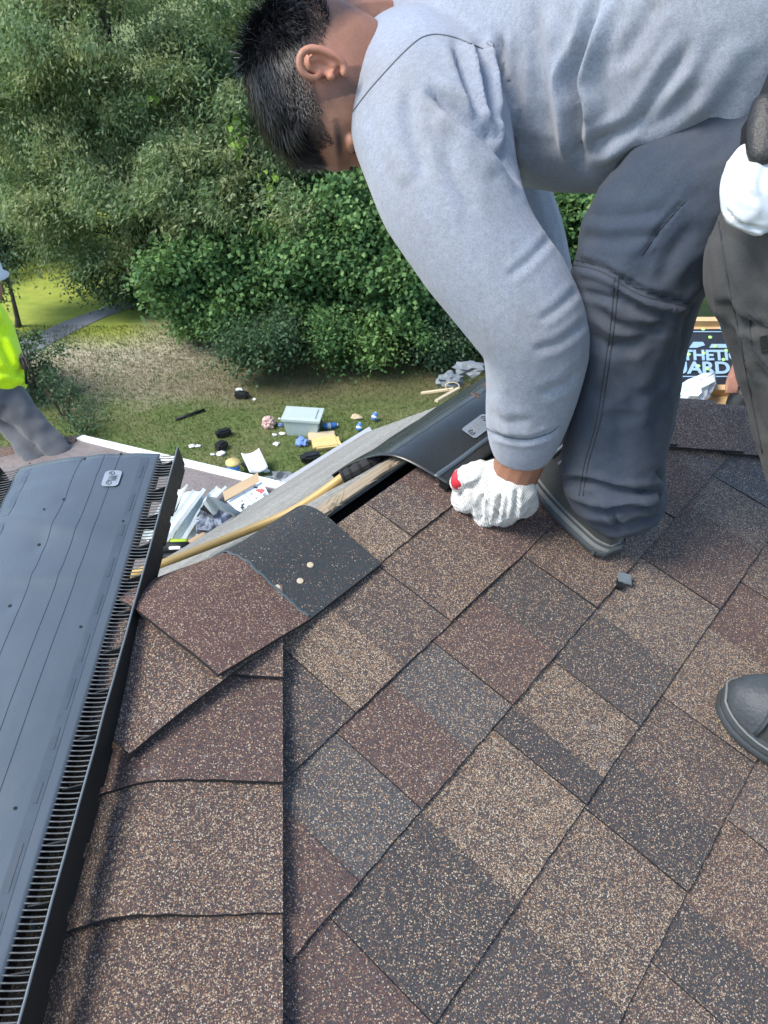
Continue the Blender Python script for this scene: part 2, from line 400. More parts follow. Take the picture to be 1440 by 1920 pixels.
M['grassblade'] = leaf('grass blades', [(0, (.05, .09, .02)), (.6, (.09, .13, .03)), (1, (.18, .18, .07))], (.8, [(0, (.16, .13, .06)), (1, (.30, .24, .13))]))
t = NT('bark'); p = t.pos(); w = t.noise(t.map(p, (14, 14, 2)), 1, 5, .7)
t.set(Base_Color=t.ramp(w, [(.3, (.035, .028, .022)), (.7, (.13, .11, .09))]), Roughness=.95); t.bump(w, .8, .03); M['bark'] = t.m

t = NT('lawn'); p = t.pos(); pm = t.map(p, (1, 2.0, 1), (0, 0, .35))
a = t.noise(pm, .55, 6, .62); b = t.noise(pm, 2.6, 6, .7); c_ = t.noise(p, 22, 4, .7); far_ = t.noise(p, .16, 3)
g = t.mix(t.step(b, .35, .68), (.075, .14, .026), (.135, .185, .05)); g = t.mix(t.math('MULTIPLY', t.step(c_, .4, .75), .45), g, (.22, .21, .09))
g = t.mix(t.math('MULTIPLY', t.step(a, .48, .66), .5), g, (.24, .21, .105))
def blob(t, p, cx, cy, rx, ry, rot=0.0, soft=.5):
    q = t.n('ShaderNodeVectorMath', operation='SUBTRACT'); t.l(p, q.inputs[0]); q.inputs[1].default_value = (cx, cy, 0)
    m = t.map(q.outputs[0], (1/rx, 1/ry, 0), (0, 0, rot)); ln = t.n('ShaderNodeVectorMath', operation='LENGTH'); t.l(m, ln.inputs[0])
    nz = t.math('MULTIPLY', t.math('SUBTRACT', t.noise(p, 1.3, 6, .7), .5), 1.6)
    return t.step(t.math('ADD', ln.outputs['Value'], nz), 1+soft, 1-soft)
c1 = ground(225, 660); c2 = ground(560, 752); c3 = ground(90, 580)
straw = blob(t, p, c1[0], c1[1], 3.2, 1.7, .25); g = t.mix(t.math('MULTIPLY', straw, t.step(t.noise(pm, 7, 5, .75), .33, .58)), g, (.60, .54, .43))
litter = blob(t, p, c2[0]+.8, c2[1]+1.0, 5.5, 1.0, -.12); g = t.mix(t.math('MULTIPLY', litter, .6), g, (.16, .11, .07))
sunlit_xyz = t.n('ShaderNodeSeparateXYZ'); t.l(p, sunlit_xyz.inputs[0]); sunlit_x = t.step(sunlit_xyz.outputs[0], -4.4, -5.6)
g = t.mix(t.math('MULTIPLY', t.math('MULTIPLY', sunlit_x, t.step(sunlit_xyz.outputs[1], 14.3, 15.2)), t.step(sunlit_xyz.outputs[1], 27, 22)), g, t.mix(t.step(b, .3, .7), (.24, .33, .04), (.42, .46, .08)))  # sunlight painted into the lawn colour: brighter yellow-green at the far left
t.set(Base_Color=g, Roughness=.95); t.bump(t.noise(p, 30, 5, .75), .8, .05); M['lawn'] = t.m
M['drive'] = plain('asphalt drive', (.20, .215, .24), .85, .12, 3, bump=.3)
M['neon'] = cloth('neon yellow shirt', (.50, .78, .0), (.60, .86, .01), 300, None, .2, .8)
M['jeans'] = cloth('grey trousers', (.075, .082, .09), (.10, .108, .118), 300, (.06, .062, .066), .25)
M['tote'] = plain('pale plastic tote', (.42, .50, .48), .45, .12, 5)
M['blue'] = plain('blue plastic', (.05, .19, .48), .4, .3, 25)
M['bluecloth'] = plain('blue cloth', (.16, .27, .60), .8, .3, 15, bump=.6)
M['foam'] = plain('yellow batt', (.60, .46, .19), .9, .15, 10, bump=.6)
M['foam2'] = plain('tan board', (.52, .43, .27), .9, .12, 10, bump=.4)
M['paper'] = plain('white scrap', (.74, .76, .76), .6, .08, 20)
M['bagblack'] = plain('black plastic wrap', (.016, .018, .02), .4, .4, 12, bump=.8)
M['pink'] = plain('pink printed bag', (.58, .40, .36), .6, .3, 9)
M['carton'] = plain('white carton', (.56, .66, .70), .7, .05, 10)
M['kraft'] = plain('brown cardboard', (.62, .46, .28), .8, .08, 10)
M['ink'] = plain('black print', (.03, .035, .045), .7, .1, 30)
M['inkgrey'] = plain('grey print', (.30, .36, .40), .7, .1, 30)
M['inkred'] = plain('red print', (.62, .12, .12), .7, .1, 30)
M['lime'] = plain('lime tool plastic', (.34, .48, .02), .4, .15, 40)
M['caplime'] = plain('lime cap', (.42, .80, .22), .5, .1, 30)
M['tan_grip'] = plain('tan wooden handle', (.36, .25, .15), .7, .2, 30)
t = NT('clear crumpled film'); p = t.pos(); f = t.noise(p, 24, 5, .7)
t.set(Base_Color=t.ramp(f, [(.35, (.05, .06, .08)), (.55, (.22, .26, .34)), (.75, (.50, .56, .64))]), Roughness=.25); t.bump(f, .9, .02); M['film'] = t.m
M['bagwhite'] = plain('white plastic bag', (.66, .74, .76), .4, .06, 20, bump=.5)
t = NT('underlayment'); p = t.pos(); t.set(Base_Color=t.mix(t.noise(p, 6, 4), (.010, .012, .016), (.028, .032, .040)), Roughness=.42); t.bump(t.noise(p, 14, 3), .25, .02); M['under'] = t.m
M['underprint'] = plain('pale blue print', (.27, .42, .56), .55, .12, 20)
M['tarp'] = plain('grey tarp', (.16, .18, .19), .6, .3, 8, bump=.6)
M['leather'] = plain('black belt leather', (.013, .013, .013), .5, .3, 40, bump=.3)
M['hat'] = plain('white hat cloth', (.55, .58, .60), .8, .1, 20)

# ------------------------------------------------------------------ the lie of the land
def terrain_z(x, y):
    d = math.hypot(x, y); return -0.012*max(0, d-45)**1.25
Vg, Fg = [], []
rad = [0, 6, 10, 14, 18, 24, 32, 42, 55, 75, 110, 200, 500, 1200]; K = 48
for rr in rad:
    for k in range(K):
        a = 2*math.pi*k/K; x, y = rr*math.cos(a), rr*math.sin(a); Vg.append((x, y, terrain_z(x, y)))
for i in range(len(rad)-1):
    for k in range(K): Fg.append((i*K+k, (i+1)*K+k, (i+1)*K+(k+1) % K, i*K+(k+1) % K))
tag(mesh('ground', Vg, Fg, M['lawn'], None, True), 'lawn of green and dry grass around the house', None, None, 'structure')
# driveway: a strip that climbs to the upper right behind the oak
dl = [(-260, 760), (-60, 682), (55, 634), (120, 604), (195, 577), (300, 545), (420, 512)]; dr = [(-260, 810), (-60, 724), (80, 654), (140, 622), (203, 592), (310, 556), (430, 522)]
pl = [ground(*q) for q in dl]; pr = [ground(*q) for q in dr]
mb = MB(); rings = []
for a, b in zip(pl, pr):
    rings.append([a + ZZ*.012, b + ZZ*.012, b - ZZ*.1, a - ZZ*.1])
mb.loft(rings); tag(mb.build('driveway', M['drive']), 'grey asphalt driveway crossing the sunny lawn', None, None, 'structure')

# ------------------------------------------------------------------ house: roof planes as heights over plan
qR = VR*math.cos(SLOPE) + D*math.sin(SLOPE); zR = CAMZ + VR*math.sin(SLOPE) - D*math.cos(SLOPE)
tS, tF = math.tan(SLOPE), math.tan(FARS)
def plan(u, q, z): return u*RR + q*SH + z*ZZ
def zn(u, q): return zR - tS*(qR-q)
def roof_z(u, q, eps=.006):
    aL, bL = (-(u-E0)-(q-qR))*.70711, (-(u-E0)+(q-qR))*.70711; aR, bR = ((u-E1)-(q-qR))*.70711, ((u-E1)+(q-qR))*.70711
    zs = np.array([zR - tS*(qR-q), zR - tF*(q-qR), zR - tS*.70711*aL - .34*bL, zR - tS*.70711*aR - .95*bR]); m = zs.min()
    return m - eps*math.log(np.exp(-(zs-m)/eps).sum())
def drape(u, q, lift=0.0, eps=.006):
    e = .004; rz = lambda a, b: roof_z(a, b, eps); n = unit(-RR*(rz(u+e, q)-rz(u-e, q))/(2*e) - SH*(rz(u, q+e)-rz(u, q-e))/(2*e) + ZZ)
    return plan(u, q, rz(u, q)) + n*lift
def v2q(v): return v*math.cos(SLOPE) + D*math.sin(SLOPE)
def nuv(x, y):
    p = hit(x, y, near(0, 0), NN) - CAM; return p@RR, p@SS

house = thing('house', 'two storey house under repair, brown shingle hip roof in the foreground', 'house')
LOW = 3.2
def slab(name, pts, n, thick, mat, parent=house):
    V = [np.asarray(p) for p in pts]; k = len(V)
    W = V + [p - n*thick for p in V]
    return mesh(name, W, [tuple(range(k)), tuple(range(2*k-1, k-1, -1))] + [((i+1) % k, i, i+k, (i+1) % k+k) for i in range(k)], mat, parent)
qn = qR - LOW; SLOT = .462
# near slope deck stops at the vent slot
qs = v2q(SLOT)
def P3(u, q, dz=-.010): return plan(u, q, min(zR - tS*(qR-q), zR - tF*(q-qR)) + dz)
deck = slab('roof_slope', [P3(E0-(qR-qs), qs), P3(E0-LOW, qn), P3(E1+LOW, qn), P3(E1+(qR-qs), qs)], NN, .018, M['asphalt'])
deck['label'] = 'near roof slope covered with new brown shingles'
def hipend(u0, sg, fall, lab):
    # end slope: holds the hip line and falls away square to it
    L = LOW*1.414; h = -.010; sq = .70711
    def pt(a, b): return plan(u0 + sg*(a+b)*sq, qR + (b-a)*sq, zR - tS*sq*a - fall*b + h)
    a0, b0, c0, d0 = pt(0, 0), pt(L, 0), pt(L, 1.6), pt(-.0, 1.6)
    n = unit(np.cross(b0-a0, d0-a0)); n = n if n[2] > 0 else -n
    o = slab('roof_slope', [a0, b0, c0, d0], n, .018, M['red_old']); o['label'] = lab
    return o
hl = hipend(E0, -1, .34, 'end slope left of the hip caps'); hr = hipend(E1, 1, .95, 'steep end slope beyond the right hip')
# far slope, old weathered shingles laid in courses
WF = 2.70
far_deck = slab('roof_slope', [farp(E0, .022, -.01), farp(E1, .022, -.01), farp(E1+1.9, WF, -.01), farp(E0-5, WF, -.01)], NF, .018, M['far_roof'])
far_deck['label'] = 'steep far slope with weathered grey shingles'
k = 0; w = .024
while w < WF-.02:
    w1 = min(w+.143, WF+.015); sp_ = (w+.02)*math.cos(FARS)*tF/tS
    a, b = E0-5.0*(w+.02)/WF, E1+1.9*(w+.02)/WF
    nn = 26; us = np.linspace(a, b, nn); V = []
    for u in us:
        j = random.uniform(-.004, .004)
        V += [farp(u, w-.02, -.004), farp(u, w1+j, .007+random.uniform(-.001, .002)), farp(u, w1+j, -.006)]
    F = []
    for i in range(nn-1):
        F += [(3*i, 3*i+1, 3*i+4, 3*i+3), (3*i+1, 3*i+2, 3*i+5, 3*i+4)]
    mesh('shingle_course', V, F, M['far_roof'], far_deck); w = w1
# white drip edge along the far eave
uB = (hit(525, 910, R0, NF)-R0)@RR; uB = 2.33
mb = MB(); mb.box(farp((uB+E1+1.9)/2, WF+.012, .006), RR*(E1+1.9-uB)/2, SF*.022, NF*.020); mb.box(farp((uB+E1+1.9)/2, WF+.034, -.03), RR*(E1+1.9-uB)/2, SF*.004, NF*.035)
mb.build('drip_edge', M['white_metal'], house)

# wing: the same side goes on as a shallow lower roof
WS = R_(14.6); SW = SH*math.cos(WS) - ZZ*math.sin(WS); NW = ZZ*math.cos(WS) + SH*math.sin(WS)
B0 = R0 + WF*SF
def wing(u, w, h=0.0): return B0 + u*RR + w*SW + h*NW
def wuw(x, y): p = hit(x, y, B0, NW) - B0; return p@RR, p@SW
cA = wuw(150, 822); cL = wuw(-60, 858); cB = (uB, -.02)
wlen = cA[1]
wing_o = slab('roof_slope', [wing(cB[0], -.02), wing(cA[0], wlen), wing(cL[0]-.4, cL[1]+.1), wing(-6, .4), wing(-6, -.02)], NW, .05, M['wing_roof'])
wing_o['label'] = 'low brown weathered roof the second worker walks on'
def edge_strip(name, p, q, up, out, mat, hw=.03, th=.008):
    p, q = np.asarray(p), np.asarray(q); mb = MB(); mb.box((p+q)/2+up*.008, (q-p)/2, out*hw, up*th); mb.box((p+q)/2+out*hw-up*.035, (q-p)/2, out*.005, up*.04); return mb.build(name, mat, house)
d_ = unit(wing(cA[0], wlen)-wing(cB[0], 0)); out_ = unit(np.cross(d_, NW)); out_ = out_ if out_@RR > 0 else -out_
edge_strip('drip_edge', wing(cB[0], -.1), wing(cA[0], wlen), NW, out_, M['white_metal'])
# reddish caps along the outer hip of the wing
pa, pb = np.array([cA[0]-.02, wlen]), np.array([cL[0], cL[1]])
for i in range(9):
    a = pa + (pb-pa)*i/7.0; b = pa + (pb-pa)*(i+1.15)/7.0
    A_, B_ = wing(*a, .02), wing(*b, .035); dd = unit(B_-A_); sd_ = np.cross(dd, NW)
    MB().add(*shell(lambda s_, r_: A_+(B_-A_)*r_ + sd_*(s_-.5)*.24 - NW*(.05*(2*s_-1)**2), 4, 1, .006)).build('cap_shingle', M['red_old'], wing_o)
# walls under the eaves
def wallbox(name, p, q, z0, z1, inn):
    p, q = np.array(p, float), np.array(q, float); c = (p+q)/2; c[2] = (z0+z1)/2; h = (q-p)/2; h[2] = 0; inn = unit(inn)
    return MB().box(c + inn*.1, h, inn*.1, ZZ*(z1-z0)/2).build(name, M['house_wall'], house)
ea, eb = farp(uB, WF), farp(E1+1.9, WF); wallbox('wall', ea-SH*.35, eb-SH*.35, 0, ea[2]-.30, -SH)
ea, eb = wing(-6, 1.0), wing(uB-.3, .0); wallbox('wall', wing(uB-.35, .3), wing(cA[0]-.35, wlen-.3), 0, wing(0, wlen)[2]-.12, -RR)
wallbox('wall', wing(cA[0]-.35, wlen-.35), wing(cL[0]-2, wlen-.35), 0, wing(0, wlen)[2]-.12, -SH)
for uu in (-2.6,): wallbox('wall', plan(uu, qR-LOW+.4, 0), plan(uu, qR+1.5, 0), 0, 5.25, RR*(1 if uu < 0 else -1))
wallbox('wall', plan(-2.6, qR-LOW+.4, 0), plan(E1+LOW-.4, qR-LOW+.4, 0), 0, 5.25, SH)

# vent slot and ridge wood
MB().box(R0 + RR*(E0+E1)/2 - ZZ*.075 - SH*.03, RR*(E1-E0)/2, SH*.09, ZZ*.01).build('attic_gap', M['dark'], house)
mb = MB(); nseg = 40
rings = []
for i in range(nseg+1):
    u = E0+.05 + (E1-E0-.05)*i/nseg; j = lambda a: noise.noise(Vector((u*14, a, 3)))*.0035
    rings.append([near(u, VR-.017+j(1), -.012), near(u, VR-.016+j(1), -.006+j(2)), near(u, VR-.001, -.005+j(2)), farp(u, .016+j(3), -.003), farp(u, .016, -.016), near(u, VR-.015+j(1), -.018)])
mb.loft(rings); rb = mb.build('ridge_board', M['wood'], house, False)
for i in range(26):
    u = random.uniform(.66, 1.0); p = near(u, VR-.02+random.uniform(-.004, .012), random.uniform(-.004, .006)); d = unit(RR*random.uniform(.6, 1)+SS*random.uniform(-.5, .5)+NN*random.uniform(-.2, .5))
    L = random.uniform(.01, .035); MB().tube([p, p+d*L*.5+NN*.002, p+d*L], [.0012, .0009, .0002], 4).build('splinter', M['wood'], rb)

# ------------------------------------------------------------------ shingles of the near slope
CL = {'T': (.92, .08, .35), 'B': (.58, .22, .36), 'D': (.36, .08, .38), 'R': (.36, .50, .36), 'G': (.46, .03, .95), 'N': (.34, .03, .22), 'L': (.72, .20, .8), 'O': (.66, .30, .32), 'P': (.62, .42, .32), 'Q': (.5, .75, .3)}
def shingle_color(o, c):
    j = [max(0, x*random.uniform(.86, 1.14)) for x in CL[c]]; o.color = (*j, 1)
near0 = near
VB = [.363, .2195, .078, -.0685, -.215, -.3615, -.508, -.6545, -.80, -.947]        # butt lines down the slope
def tile(u0, u1, vb, vt, lift):
    cs = math.cos(SLOPE)
    def near(u, v, h=0.0): return near0(min(max(u, E0-(VR-v)*cs-.015), E1+(VR-v)*cs+.015), v, h)
    n = 7; V = []; F = []
    for i in range(n+1):
        u = u0 + (u1-u0)*i/n
        e = random.uniform(-.0009, .0009) if 0 < i < n else 0
        du = 0
        V += [near(u, vb+e, .0029+lift+random.uniform(-.0003, .0003)), near(u, (vb+vt)/2, .0006+lift*.7), near(u, vt, -.0020+lift*.3), near(u, vb+e, -.0030)]
    for i in range(n):
        a, b = 4*i, 4*i+4
        F += [(a, b, b+1, a+1), (a+1, b+1, b+2, a+2), (a+3, b+3, b, a)]
    # side faces
    F += [(0, 1, 2, 3)]; b = 4*n; F += [(b+3, b+2, b+1, b)]
    return V, F
rows = {
 0: ([(712, 1060), (772, 1008), (827, 959), (872, 921), (940, 862)], 'TBRDB'),
 1: ([(579, 1420), (667, 1339), (746, 1247), (835, 1160), (947, 1060), (1043, 972), (1100, 915)], 'DTBORBL'),
 2: ([(537, 1800), (671, 1654), (787, 1517), (883, 1412), (955, 1320), (1040, 1225), (1118, 1142), (1182, 1047), (1258, 971), (1324, 900)], 'RGRGRDOLRL'),
 3: ([(690, 2080), (808, 1917), (967, 1689), (1095, 1509), (1129, 1460), (1200, 1365), (1267, 1256), (1347, 1144), (1425, 1035)], 'RNTNTDLRL'),
 4: ([(1010, 2190), (1166, 1902), (1282, 1670), (1346, 1561), (1414, 1434), (1490, 1290)], 'DTNBLR'),
}
nst = 0
for k, vb in enumerate(VB):
    vt = (VB[k-1] + .03) if k else SLOT
    lo = E0 - (VR-vb) - .05; hi = E1 + (VR-vb) + .05
    if k: lo = max(lo, -1.15 if k > 5 else lo); hi = min(hi, 2.6)
    if k == 0: lo = .50
    edges = []; cols = []
    if k in rows:
        es = [nuv(*q)[0] for q in rows[k][0]]; edges = es; cols = list(rows[k][1])
        while edges[0] > lo:
            edges.insert(0, edges[0]-random.uniform(.08, .17)); cols.insert(0, random.choice('RBDTGN'))
    else:
        edges = [lo-random.uniform(0, .1)]; 
    while edges[-1] < hi:
        edges.append(edges[-1]+random.uniform(.085, .17)); 
    while len(cols) < len(edges): cols.append(random.choice('TBDRGNLO'))
    for i in range(len(edges)-1):
        a, b = max(edges[i], lo), min(edges[i+1], hi)
        if b-a < .02: continue
        if k >= 6 and (a < -.6 or b > 1.6): pass
        V, F = tile(a, b-.0008, vb, vt, (.0022 if (i+k) % 2 else 0)+random.uniform(-.0005, .0005))
        o = mesh('shingle', V, F, M['granule'], deck); o.data.materials.append(M['asphalt'])
        for pi, pp in enumerate(o.data.polygons): pp.material_index = 1 if (pi % 3 == 2 or pi >= 21) else 0
        shingle_color(o, cols[i]); nst += 1
# ------------------------------------------------------------------ cap shingles
def cap(name, f, na, nb, thick, color, parent, mat=None):
    V, F = shell(f, nb, na, thick); o = mesh(name, V, F, mat or M['granule'], parent); o.data.materials.append(M['asphalt'])
    for pi, pp in enumerate(o.data.polygons): pp.material_index = 0 if pi < 2*na*nb else 1
    if color: shingle_color(o, color)
    return o
s2 = math.sqrt(.5)
# left hip: plan axes a down the hip, b to the right
def hip_cap_left(ab, color, seed):
    def f(x, y):
        b = (2*x-1)*.150; a = ab - .175*(1-y) + y*.006*noise.noise(Vector((b*5+seed, seed, 0))) - .0015*y*noise.noise(Vector((b*60, seed, 5))) + .012*y*(b/.15)**2*(1 if b < 0 else 0)
        u = E0 - a*s2 + b*s2; q = qR - a*s2 - b*s2
        crest = (.012 if ab > .3 else 0)*math.exp(-(b/.06)**2)*y
        return drape(u, q, .006 + (.0085+.004*abs(2*x-1)**2)*y + crest + .002*noise.noise(Vector((a*7, b*7, seed))))
    return cap('cap_shingle', f, 5, 26, .006, color, hl)
for ab, c, sd_ in ((1.09, 'T', 8.1), (.95, 'B', 7.3), (.81, 'R', 6.2), (.67, 'O', 5.7), (.531, 'P', 4.4), (.392, 'O', 3.3), (.253, 'R', 2.2), (.118, 'P', 1.1)):
    hip_cap_left(ab, c, sd_)
def hip_cap_right(ab, color, seed):
    def f(x, y):
        b = (2*x-1)*.150; a = ab - .175*(1-y) + y*.008*noise.noise(Vector((b*9+seed, seed, 0)))
        u = E1 + a*s2 + b*s2; q = qR - a*s2 + b*s2
        return drape(u, q, .006 + .0085*y + .003*math.exp(-(b/.06)**2))
    return cap('cap_shingle', f, 5, 22, .0045, color, hr)
for i, c in enumerate('BQRQPRQPBR'):
    hip_cap_right(1.30-.139*i, c, 11+i)
# ridge caps: the end cap drooping over the hip, then the red one with its dark headlap
def ridge_cap(u0, u1, bn, lift0, lift1, color, seed, mat=None, bf=.12, skew=0.0):
    def f(x, y):
        b = -bf + (bn+bf)*x; u = u0 + (u1-u0)*y + .005*noise.noise(Vector((b*12, seed, 0)))*(1-y) + skew*(1-y)*x
        q = qR - b*math.cos(SLOPE) if b > 0 else qR - b*math.cos(FARS)
        cr = .014*math.exp(-(b/.06)**2)
        return drape(u, q, lift0 + (lift1-lift0)*y + cr + .0015*noise.noise(Vector((u*9, b*9, seed))), .022)
    return cap('cap_shingle', f, 6, 24, .006, color, deck, mat)
ridge_cap(.225, .400, .152, .046, .036, 'P', 21, bf=.13)
red = ridge_cap(.350, .512, .150, .055, .013, 'Q', 22)
hd = ridge_cap(.5122, .668, .150, .012, .009, None, 23, M['starter']); hd['label'] = 'dark blue green headlap of the red ridge cap'
# chalk line between the two
t = NT('chalk'); t.set(Base_Color=(.10, .13, .14), Roughness=.95); M['chalk'] = t.m
Pc = []
for i in range(30):
    b = -.02 + .165*i/29; q = qR - b*math.cos(SLOPE) if b > 0 else qR - b*math.cos(FARS)
    Pc.append(drape(.512+.004*noise.noise(Vector((i*.4, 0, 0))), q, .0138+.014*math.exp(-(b/.06)**2), .022))
MB().tube(Pc, [.0036*(1+.8*noise.noise(Vector((i*.7, 4, 0)))) for i in range(30)], 8, .22, ref=SH).build('tar_line', M['chalk'], deck)
def roof_px(x, y):
    """where the sight line meets the draped roof"""
    d = ray(x, y); lo, hi_ = .5, 3.0
    for _ in range(50):
        m = (lo+hi_)/2; p = CAM + d*m
        if p[2] > roof_z(p@RR, p@SH): lo = m
        else: hi_ = m
    p = CAM + d*lo; return p@RR, p@SH
for i, (x, y) in enumerate(((518, 1099), (561, 1087), (580, 1057), (637, 993))):
    u, q = roof_px(x, y+12); c0 = drape(u, q, .0135 if i < 3 else .008); n = unit(drape(u, q, .02)-drape(u, q, .01))
    a = unit(np.cross(n, RR)); b = np.cross(n, a); r_ = .0050
    rg = [[c0 + n*h + rr*(math.cos(w_)*a+math.sin(w_)*b) for w_ in np.arange(14)*2*math.pi/14] for rr, h in ((r_, -.006), (r_, -.0004), (r_*.9, .0003), (r_*.2, .0005))]
    tag(MB().loft(rg).build('roofing_nail', M['nailhead'], None, False), ['brass coloured nail head nearest the tar line on the dark cap', 'middle nail head on the dark ridge cap', 'upper nail head on the dark ridge cap', 'nail head on the brown shingle by the vent slot'][i], 'nail', 'nails in the ridge shingles')

# ------------------------------------------------------------------ loose vent section lying across the hip
K0 = at(35, 1920, .672); K1 = at(331, 848, 1.235)
LV = unit(K1-K0); LEN = 1.24
dl_ = ray(6, 880); tl = ((K1-CAM)@LV)/(dl_@LV); WV = (CAM + dl_*tl) - K1; WID = np.linalg.norm(WV); WV = WV/WID
NV = unit(np.cross(LV, WV)); NV = NV if NV[2] > 0 else -NV
def panel(s, c, h=0.0): return K1 - LV*s + WV*c + NV*h
def puv(x, y):
    p = hit(x, y, K1, NV) - K1; return -(p@LV), p@WV
LOU, RH = .027, .021
def bow(c):
    x = (c-LOU)/(WID-2*LOU); return .012*(1-(2*x-1)**2)
dents = [(puv(150, 985)[0], .0048, .016), (puv(150, 1080)[0], .0040, .013), (puv(100, 930)[0], .0016, .014), (puv(60, 1330)[0], .0022, .03), (puv(200, 900)[0], .0012, .012)]
def sheet_h(s, c):
    h = bow(c)
    for i, (ds, a, w_) in enumerate(dents):
        off = .05*noise.noise(Vector((c*6, i*3.1, 0)))+.03*(c-.15)
        h += a*math.exp(-((s-ds-off)/w_)**2)*(.4+.6*noise.noise(Vector((c*9, i, 2)))**2+.4)*min(1, max(0, (c-.05)*12))
    h += .0016*noise.noise(Vector((s*9, c*9, 1)))
    for hs, hc in holes_uv[:5]:
        d2 = ((s-hs)**2+(c-hc)**2); h -= .0022*math.exp(-d2/.00018)
    return h
holes_px = [(163, 869), (125, 946), (79, 1031), (25, 1145), (230, 858)]
small_px = [(233, 981), (155, 1181), (34, 1521), (89, 966), (58, 873)]
holes_uv = [puv(*q) for q in holes_px]
vent1 = thing('ridge_vent', 'loose blue grey plastic ridge vent section leaning at the lower left', 'ridge vent')
V, F = shell(lambda x, y: panel(y*LEN, LOU + x*(WID-2*LOU), sheet_h(y*LEN, LOU + x*(WID-2*LOU))), 44, 120, .002)
top = mesh('vent_sheet', V, F, M['vent'], vent1, True)
# rails
for side in (0, 1):
    cc = 0 if side == 0 else WID; o_ = -1 if side == 0 else 1
    rings = []
    for i in range(61):
        s = LEN*i/60; wob = .0008*noise.noise(Vector((s*20, side, 7)))
        a = panel(s, cc + o_*.006 + wob, .009); b = panel(s, cc + o_*.0035 + wob, .0095); c = panel(s, cc, -.012); d = panel(s, cc + o_*.001, -.026); e = panel(s, cc + o_*.006, -.026)
        rings.append([a, b, c, d, e])
    MB().loft(rings).build('side_rail', M['black_plastic'], vent1)
    MB().tube([panel(LEN*i/60, cc + o_*.0045 + .0008*noise.noise(Vector((LEN*i/60*20, side, 7))), .0095) for i in range(61)], .0014, 6).build('rail_lip', M['vent_edge'], vent1, True)
    # scalloped foot
    n_f = 20
    for i in range(n_f):
        s = LEN*(i+.5)/n_f; MB().box(panel(s, cc+o_*.003, -.027), LV*(LEN/n_f*.36), WV*.003, NV*.005).build('rail_foot', M['black_plastic'], vent1)
# louvre slats, every one on its own
def slat_mesh(side):
    pts = []
    for i in range(6):
        x = i/5; c = (LOU+.001)*(1-x) - .001*x; h = .001*(1-x) + (-.0016)*math.sin(math.pi*x) - .001*x
        if side: c = WID - c
        pts.append(WV*c + NV*h)
    return MB().tube(pts, .0009, 5)
for side in (0, 1):
    sm = slat_mesh(side); me = None
    n_s = 196 if side == 0 else 54
    for i in range(n_s):
        s = .006 + i*.0062
        if me is None:
            o = sm.build('slat', M['slat'], vent1, True); me = o.data
        else: o = link('slat', me, None, vent1)
        o.location = tuple(K1 - LV*s)
    for i in range(21 if side == 0 else 7):
        s = .03 + i*.0595
        cc = (lambda x: x) if side == 0 else (lambda x: WID-x)
        q = [panel(s, cc(LOU+.004), -.004), panel(s, cc(.0), .006), panel(s, cc(.0), -.022), panel(s, cc(LOU*.6), -.024), panel(s, cc(LOU+.004), -.022)]
        MB().loft([q, [p + LV*.0016 for p in q]]).build('gusset', M['black_plastic'], vent1)
    MB().box(panel(LEN/2, (LOU+.004) if side == 0 else WID-LOU-.004, -.012), LV*LEN/2, WV*.001, NV*.011).build('inner_wall', M['black_plastic'], vent1)
def on_sheet(s, c, lift=.0006): return panel(s, c, sheet_h(s, c)+lift)
def strip(name, s0, s1, c0, c1, mat, n=40, lift=.0004):
    """thin printed band on the sheet"""
    V, F = shell(lambda x, y: on_sheet(s0+(s1-s0)*y, c0+(c1-c0)*x, lift), 1 if abs(c1-c0) < .004 else 4, n, .0003); return mesh(name, V, F, mat, vent1)
for x, y in ((105, 1000), (150, 1000), (180, 1000)):
    c = puv(x, y)[1]; strip('score_line', .003, LEN-.003, c, c+.0005, M['score'], 120, .0007)
cb = puv(262, 900)[1]; strip('printed_band', .012, LEN, cb-.006, cb+.006, M['vent_band'], 60, .0004)
for i in range(18):
    s = .03+i*.066; strip('print_dash', s, s+random.uniform(.02, .05), cb-.002, cb+.002, M['score'], 3, .0009)
cb2 = puv(52, 890)[1]; strip('printed_band', .012, LEN*.6, cb2-.006, cb2+.004, M['vent_band'], 40, .0004)
for uvq, rad_ in [(q, .0026) for q in holes_uv] + [(puv(*q), .0020) for q in small_px]:
    ring_ = [[on_sheet(uvq[0]+math.cos(a)*r_, uvq[1]+math.sin(a)*r_, .0007) for a in np.arange(10)*math.pi/5] for r_ in (rad_, .0002)]
    MB().loft(ring_, False).build('nail_hole', M['dark'], vent1)
# pale stamped plaque with two round marks and print
lp = [puv(205, 890), puv(238, 890), puv(218, 924), puv(196, 925)]
s_c = np.mean([p[0] for p in lp]); c_c = np.mean([p[1] for p in lp])
def plaque(f, name, hs, hc, mat, parent, r_=.25, lift=0):
    """rounded rectangle draped by f(ds, dc)"""
    pts = []
    for cx, cy, a0 in ((1, 1, 0), (-1, 1, 90), (-1, -1, 180), (1, -1, 270)):
        for q in range(0, 91, 30):
            a = R_(a0+q); rr = min(hs, hc)*r_*2; pts.append(((hs-rr)*cx + rr*math.cos(a), (hc-rr)*cy + rr*math.sin(a)))
    V = [f(*p) for p in pts] + [f(0, 0)]; n = len(pts)
    return mesh(name, V, [(i, (i+1) % n, n) for i in range(n)], mat, parent)
pf = lambda a, b, l=.0026: on_sheet(s_c+a, c_c+b, 0)+NV*l
plaque(pf, 'label_plate', .018, .013, M['vent_pale'], vent1)
